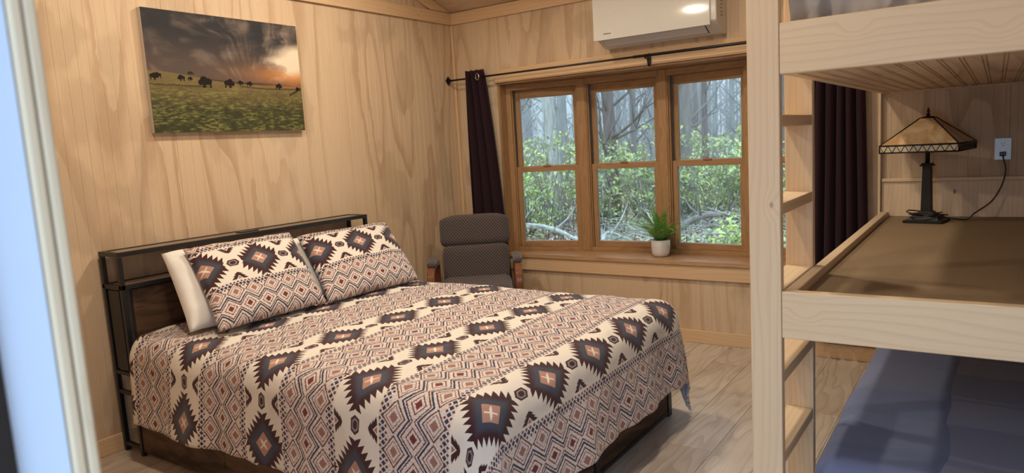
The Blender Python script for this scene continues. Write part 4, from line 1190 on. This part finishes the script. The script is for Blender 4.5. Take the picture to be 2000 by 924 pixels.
# ================================================================== OUTSIDE: spring woods
GZ = -0.62
def gheight(x, y): return GZ + 0.10*nz(x*0.25, y*0.25, 1) + 0.03*nz(x*1.3, y*1.3, 4) + max(0, (y-14))*0.012
def ground_mat():
    M = Mat('leaf_litter_ground', 0.95, 0.1); p = M.coord('Object')
    d, c_ = M.voro(p, 9.0); n = M.noise(p, 3.0, 4.0, 0.7); n2 = M.noise(p, 30.0, 3.0, 0.7)
    c = M.mix(n2.sm(0.35, 0.65), (0.30, 0.21, 0.15), (0.62, 0.48, 0.37)); c = M.mix(n.sm(0.50, 0.62)*0.6, c, (0.13, 0.21, 0.07))
    M.color(c); M.bump(n2, 0.6, 0.02); return M.m
bm = bmesh.new(); NX, NY = 70, 90; g = []
for i in range(NX+1):
    row = []
    for j in range(NY+1):
        y = 0.5 + (j/NY)**1.6*75; x = -0.5 - (y+4.5)*0.42 + (i/NX-0.5)*(16+y*1.25)
        row.append(bm.verts.new((x, y, gheight(x, y))))
    g.append(row)
for i in range(NX):
    for j in range(NY):
        f = bm.faces.new((g[i][j], g[i+1][j], g[i+1][j+1], g[i][j+1])); f.smooth = True
setting(mesh_obj('ground', bm, ground_mat()), 'woodland ground outside the window')

def scatter(name, label, cat, n, mats, fn, group=None):
    """one object of very many small leaves or twigs that nobody could count"""
    bm = bmesh.new()
    for _ in range(n): fn(bm)
    me = bpy.data.meshes.new(name); bm.to_mesh(me); bm.free()
    for m in mats: me.materials.append(m)
    o = bpy.data.objects.new(name, me); COL.objects.link(o); tag(o, label, cat, group, 'stuff'); return o
def leaf(bm, c, s, mi=0, flat=0.3):
    a = random.uniform(0, 6.28); t = random.uniform(-1, 1)*flat*1.6; e = Vector((math.cos(a), math.sin(a), t)).normalized(); f = e.orthogonal().normalized() if flat > 0.8 else Vector((-math.sin(a), math.cos(a), random.uniform(-1, 1)*flat)).normalized()
    vs = [bm.verts.new(c + e*s), bm.verts.new(c + f*s*0.55), bm.verts.new(c - e*s), bm.verts.new(c - f*s*0.55)]
    fa = bm.faces.new(vs); fa.material_index = mi
leafm = [plain('litter_tan', (0.74, 0.53, 0.40), 0.85, vary=0.4, scale=8), plain('litter_pale', (0.88, 0.76, 0.66), 0.85, vary=0.3, scale=8), plain('litter_brown', (0.21, 0.13, 0.085), 0.85, vary=0.4, scale=8)]
def rxy(d0, d1, a0=-38, a1=-6, pw=1.0):
    d = d0 + (d1-d0)*random.random()**pw; a = math.radians(random.uniform(a0, a1)); return CAM[0] + d*math.sin(a), CAM[1] + d*math.cos(a), d
random.seed(11)
def fl_(bm):
    x, y, d = rxy(8.5, 26, pw=1.8)
    leaf(bm, Vector((x, y, gheight(x, y)+random.uniform(0.0, 0.05))), random.uniform(0.035, 0.085), random.choice((0, 0, 1, 1, 2)), 0.45)
scatter('leaf_litter', 'fallen tan and brown leaves covering the woodland ground', 'leaves', 15000, leafm, fl_)

def bark(name, c1, c2):
    M = Mat(name, 0.95, 0.1); p = M.xyz(M.coord('Object'))
    n = M.noise(M.vec(p[0]*14.0, p[1]*14.0, p[2]*2.2), 1.0, 4.0, 0.7); M.color(M.mix(n.sm(0.32, 0.68), c1, c2)); M.bump(n, 0.6, 0.02); return M.m
barks = [bark('bark_grey', (0.30, 0.27, 0.26), (0.19, 0.165, 0.155)), bark('bark_pale', (0.60, 0.60, 0.57), (0.36, 0.36, 0.345)), bark('bark_brown', (0.22, 0.175, 0.165), (0.14, 0.11, 0.10)), bark('bark_far_hazed', (0.42, 0.42, 0.43), (0.30, 0.30, 0.315))]  # last bark is a lighter grey: distance haze put into its colour
def trunk_pts(base, h, lean, seed, n=9, wob=0.12):
    return [Vector((base[0] + lean[0]*t*h + wob*nz(t*3+seed, 1, seed), base[1] + lean[1]*t*h + wob*nz(5, t*3+seed, seed), base[2] - 0.25 + t*h)) for t in [k/(n-1) for k in range(n)]]
def branches(bm, pts, r, rng, nb, hmin=0.16, sub=3, L=2.6):
    n = len(pts)
    for _ in range(nb):
        t = rng.uniform(hmin, 0.97)*(n-1); i = int(t); p = pts[i].lerp(pts[min(i+1, n-1)], t-i)
        az = rng.uniform(0, 6.28); up = rng.uniform(0.1, 1.1); l = L*rng.uniform(0.4, 1.0)*(1.15 - t/(n-1)*0.6)
        d = Vector((math.cos(az), math.sin(az), up)).normalized(); q = [p]; cur = p
        for k in range(4):
            d = (d + Vector((rng.uniform(-.3, .3), rng.uniform(-.3, .3), rng.uniform(-.05, .35)))).normalized(); cur = cur + d*l/4; q.append(cur)
        r0 = r*(0.30 - 0.2*t/(n-1)); bm_tube(bm, q, [r0, r0*0.75, r0*0.5, r0*0.32, r0*0.12], 4)
        for __ in range(sub):
            j = rng.randint(1, 3); s = q[j]; dd = (d + Vector((rng.uniform(-1, 1), rng.uniform(-1, 1), rng.uniform(-.2, .8)))).normalized(); e = s + dd*l*0.35; e2 = e + (dd+Vector((0, 0, .4))).normalized()*l*0.2
            bm_tube(bm, [s, e, e2], [r0*0.35, r0*0.2, r0*0.05], 3)
def tree(x, y, r, h, lean, bk_, label, group=None, nb=16, detail=True, seed=0, hmin=0.16):
    rng = random.Random(seed); base = (x, y, gheight(x, y))
    t = thing('tree', label, 'tree', (x, y, base[2]), 0, group)
    pts = trunk_pts(base, h, lean, seed*1.37)
    rad = [r*(1.25 if k == 0 else 1-0.72*k/(len(pts)-1)) for k in range(len(pts))]
    bm = bmesh.new(); bm_tube(bm, pts, rad, 12 if detail else 7); mesh_obj('trunk', bm, barks[bk_], t, recalc=False)
    bm = bmesh.new(); branches(bm, pts, r, rng, nb, hmin, 3 if detail else 2, h*0.26); o = mesh_obj('branch', bm, barks[bk_], t, recalc=False); o.name = 'branches'; o['kind'] = 'stuff'
    return t
# the trunks that can be told apart: straight lines through each pane (positions in metres outside)
tree(-5.20, 10.15, 0.185, 11.0, (-0.045, 0.0), 1, 'pale leaning tree trunk seen through the leftmost window unit', seed=3, nb=22)
tree(-3.93, 10.68, 0.178, 11.0, (-0.020, 0.0), 2, 'thick brown-grey tree trunk seen through the second window unit', seed=5, nb=24)
tree(-2.95, 13.05, 0.165, 12.0, (-0.012, 0.0), 0, 'straight grey tree trunk seen through the left side of the third window unit', seed=8, nb=22)
tree(-4.45, 13.0, 0.085, 10.0, (0.015, 0.0), 0, 'slim tree just right of the thick brown-grey trunk', seed=9, nb=20)
tree(-2.60, 15.9, 0.105, 10.0, (0.16, 0.02), 0, 'tree leaning strongly right in the third window unit', seed=12, nb=18)
tree(-6.35, 9.9, 0.090, 9.0, (0.030, 0.0), 0, 'slim grey tree at the left edge of the leftmost window unit', seed=15, nb=16)
G1 = 'bare trees in the middle of the woods'; G2 = 'thin bare trees deep in the woods'
rng = random.Random(4); made = []
for k in range(34):
    for _ in range(30):
        d = rng.uniform(21, 36); a = math.radians(rng.uniform(-37, -7)); x, y = CAM[0]+d*math.sin(a), CAM[1]+d*math.cos(a)
        if all((x-p[0])**2+(y-p[1])**2 > 2.2 for p in made): break
    made.append((x, y))
    tree(x, y, rng.uniform(0.06, 0.14), rng.uniform(10, 14), (rng.uniform(-.05, .05), 0), rng.choice((0, 0, 3, 2, 3)), 'bare grey tree standing in the middle of the woods outside', G1, nb=12, detail=False, seed=100+k, hmin=0.12)
protos = []
for k in range(6):
    h = rng.uniform(12, 15); bm = bmesh.new(); pts = trunk_pts((0, 0, 0), h, (rng.uniform(-.04, .04), 0), 50+k, 7)
    r = rng.uniform(0.08, 0.17); bm_tube(bm, pts, [r*(1-0.7*i/6) for i in range(7)], 6); branches(bm, pts, r, rng, 26, 0.08, 2, h*0.22)
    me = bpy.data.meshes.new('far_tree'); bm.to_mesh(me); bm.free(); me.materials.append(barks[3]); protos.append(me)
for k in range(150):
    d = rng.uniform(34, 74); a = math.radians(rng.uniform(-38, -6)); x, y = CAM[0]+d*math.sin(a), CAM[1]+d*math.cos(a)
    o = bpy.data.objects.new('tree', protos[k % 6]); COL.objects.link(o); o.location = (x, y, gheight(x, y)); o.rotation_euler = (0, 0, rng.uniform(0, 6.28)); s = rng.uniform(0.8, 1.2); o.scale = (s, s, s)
    tag(o, 'thin bare tree far back in the woods outside', 'tree', G2)
# damp haze hanging in the woods: a real scattering volume
bm = bmesh.new(); bm_box(bm, -62, 26, 6.0, 90, GZ-1.0, 16); hz = bpy.data.materials.new('woodland_haze'); hz.use_nodes = True
hz.node_tree.nodes.clear(); ho = hz.node_tree.nodes.new('ShaderNodeOutputMaterial'); hv = hz.node_tree.nodes.new('ShaderNodeVolumeScatter')
hv.inputs['Color'].default_value = (0.93, 0.97, 1.0, 1); hv.inputs['Density'].default_value = 0.011; hz.node_tree.links.new(hv.outputs[0], ho.inputs['Volume'])
o = mesh_obj('haze', bm, hz); tag(o, 'thin damp haze between the bare trees of the woods', 'haze', None, 'stuff')
# leafing shrubs
green = [plain('spring_leaf_yellow', (0.74, 0.80, 0.26), 0.6, vary=0.3, scale=4), plain('spring_leaf_green', (0.40, 0.56, 0.20), 0.6, vary=0.3, scale=4), plain('spring_leaf_pale', (0.60, 0.70, 0.38), 0.6, vary=0.25, scale=4)]
for m in green:
    m.node_tree.nodes['Principled BSDF'].inputs['Subsurface Weight'].default_value = 0.0
def shrub(x, y, rx, h, n, label, seed, s=0.07, pal=(0, 1, 2), group=None):
    rng = random.Random(seed); z = gheight(x, y)
    t = thing('shrub', label, 'shrub', (x, y, z), 0, group)
    bm = bmesh.new(); tips = []
    for k in range(12):
        a = rng.uniform(0, 6.28); l = h*rng.uniform(0.6, 1.0); e = Vector((x + rx*rng.uniform(.2, .9)*math.cos(a), y + rx*rng.uniform(.2, .9)*math.sin(a), z+l)); m_ = Vector((x, y, z)).lerp(e, 0.5) + Vector((rng.uniform(-.2, .2), rng.uniform(-.2, .2), 0.1))
        bm_tube(bm, [Vector((x, y, z-0.05)), m_, e], [0.014, 0.009, 0.003], 4); tips += [m_, e, m_.lerp(e, .5), Vector((x, y, z)).lerp(m_, .6)]
    mesh_obj('stems', bm, barks[0], t, recalc=False)
    bm = bmesh.new(); random.seed(seed)
    cl = [(rng.choice(tips) + Vector((rng.gauss(0, .18*rx), rng.gauss(0, .18*rx), rng.gauss(0, .14)))) for _ in range(max(10, n//22))]
    for _ in range(n):
        c = rng.choice(cl) + Vector((rng.gauss(0, .11), rng.gauss(0, .11), rng.gauss(0, .07)))
        if c.z < z: continue
        leaf(bm, c, s*rng.uniform(.5, 1.1), rng.choice(pal), 0.8)
    me = bpy.data.meshes.new('foliage'); 
    bmesh.ops.translate(bm, verts=bm.verts, vec=-Vector((x, y, z))); bm.to_mesh(me); bm.free()
    for m in green: me.materials.append(m)
    o = bpy.data.objects.new('foliage', me); COL.objects.link(o); o.parent = t; o['kind'] = 'stuff'
def along(az_px_deg, d): a = math.radians(az_px_deg); return CAM[0]+d*math.sin(a), CAM[1]+d*math.cos(a)
SH = [(-33.3, 15, 1.3, 1.9, 1300, 'yellow-green shrub at the left of the leftmost window unit'), (-31.0, 17, 1.5, 1.4, 1000, 'low green shrub behind the pale leaning trunk'),
      (-27.3, 16, 1.1, 1.7, 1200, 'leafy shrub left of the thick brown-grey trunk'), (-24.2, 17, 1.5, 2.1, 1900, 'tall yellow-green shrub right of the thick brown-grey trunk'),
      (-21.2, 18, 1.4, 1.8, 1300, 'yellow-green shrub left of the straight grey trunk'), (-18.6, 17, 1.7, 1.7, 2100, 'wide bright green shrub in the third window unit'),
      (-15.8, 16, 1.5, 1.8, 1700, 'bright green shrub at the right of the third window unit'), (-17.2, 10.6, 0.45, 0.75, 520, 'small low sapling in front of the brush pile'),
      (-13.4, 15, 1.4, 1.7, 1200, 'green shrub seen through the rightmost window unit')]
for i, (a, d, rx, h, n, lab) in enumerate(SH):
    x, y = along(a, d); shrub(x, y, rx, h, n, lab, 300+i, 0.065 if d > 12 else 0.05)
for i in range(14):
    a = -37+i*2.25; d = 24 + (i*7 % 11); x, y = along(a, d)
    shrub(x, y, 2.2, 2.3, 900, 'hazy yellow-green shrub far back between the trees', 400+i, 0.12, (0, 2), 'green shrubs deep in the woods')
# fallen wood
def fallen(label, P, r, bk_=1, nb=5, seed=0):
    rng = random.Random(seed); t = thing('fallen_branch', label, 'fallen branch', P[0]); bm = bmesh.new()
    q = catmull(P, 6); bm_tube(bm, q, [r*(1-0.6*k/(len(q)-1)) for k in range(len(q))], 8); mesh_obj('limb', bm, barks[bk_], t, recalc=False)
    bm = bmesh.new()
    for _ in range(nb):
        s = rng.choice(q); d = Vector((rng.uniform(-1, 1), rng.uniform(-1, 1), rng.uniform(-.3, .9))).normalized(); l = rng.uniform(.3, .8)
        bm_tube(bm, [s, s+d*l*.6, s+d*l+Vector((0, 0, .1))], [r*.4, r*.25, r*.06], 5)
    o = mesh_obj('twigs', bm, barks[bk_], t, recalc=False); o['kind'] = 'stuff'
def gp(a, d, h=0.0): x, y = along(a, d); return (x, y, gheight(x, y)+h)
fallen('long pale fallen limb on the ground behind the leftmost window unit', [gp(-34.6, 13.4, .42), gp(-33.0, 13.2, .46), gp(-31.2, 13.0, .40), gp(-29.5, 12.8, .25), gp(-27.5, 12.6, .08)], 0.060, 1, 6, 1)
fallen('forked white fallen branch low in the second window unit', [gp(-28.2, 11.5, .02), gp(-27.4, 11.6, .35), gp(-26.8, 11.8, .45), gp(-25.0, 12.0, .30)], 0.05, 1, 7, 2)
fallen('grey fallen limb lying across the third window unit', [gp(-22.5, 12.6, .20), gp(-20.0, 12.8, .55), gp(-17.5, 13.0, .58), gp(-15.0, 13.2, .42), gp(-13.0, 13.4, .2)], 0.065, 0, 8, 3)
def tw(bm):
    x, y, d = rxy(10.8, 15.5, -28.5, -12)
    z = gheight(x, y) + abs(random.gauss(0, 0.28)); a = random.uniform(0, 6.28); l = random.uniform(0.25, 1.1); dv_ = Vector((math.cos(a), math.sin(a), random.uniform(-.35, .45))); s = Vector((x, y, z))
    m_ = s + dv_*l*.5 + Vector((0, 0, random.uniform(-.06, .12))); e = s + dv_*l; r = random.uniform(0.004, 0.016); mi = 1 if random.random() < .55 else 0
    k0 = len(bm.faces); bm_tube(bm, [s, m_, e], [r, r*.7, r*.25], 3)
    bm.faces.ensure_lookup_table()
scatter('brush_pile', 'tangle of pale dead twigs piled behind the third window unit', 'twigs', 480, [barks[1]], tw)
def lowtw(bm):
    x, y, d = rxy(13, 30, -38, -6); z = gheight(x, y); a = random.uniform(0, 6.28); l = random.uniform(1.0, 3.2); s = Vector((x, y, z)); lean = random.uniform(0, .5)
    e = s + Vector((math.cos(a)*lean*l, math.sin(a)*lean*l, l)); m_ = s.lerp(e, .5) + Vector((random.uniform(-.15, .15), random.uniform(-.15, .15), 0)); r = random.uniform(0.006, 0.014); bm_tube(bm, [s, m_, e], [r, r*.7, r*.2], 3)
scatter('thicket', 'thin bare saplings and stems filling the woods between the trees', 'saplings', 900, [barks[0]], lowtw)
def herb(bm):
    x, y, d = rxy(11, 26, -38, -6, 1.3); z = gheight(x, y); 
    if nz(x*0.5, y*0.5, 7) < 0.02: return
    for _ in range(3): leaf(bm, Vector((x+random.gauss(0, .08), y+random.gauss(0, .08), z+random.uniform(.03, .32))), random.uniform(.03, .065), random.choice((0, 1, 1, 2)), 0.6)
scatter('undergrowth', 'low fresh green weeds on the woodland floor', 'weeds', 3600, green, herb)
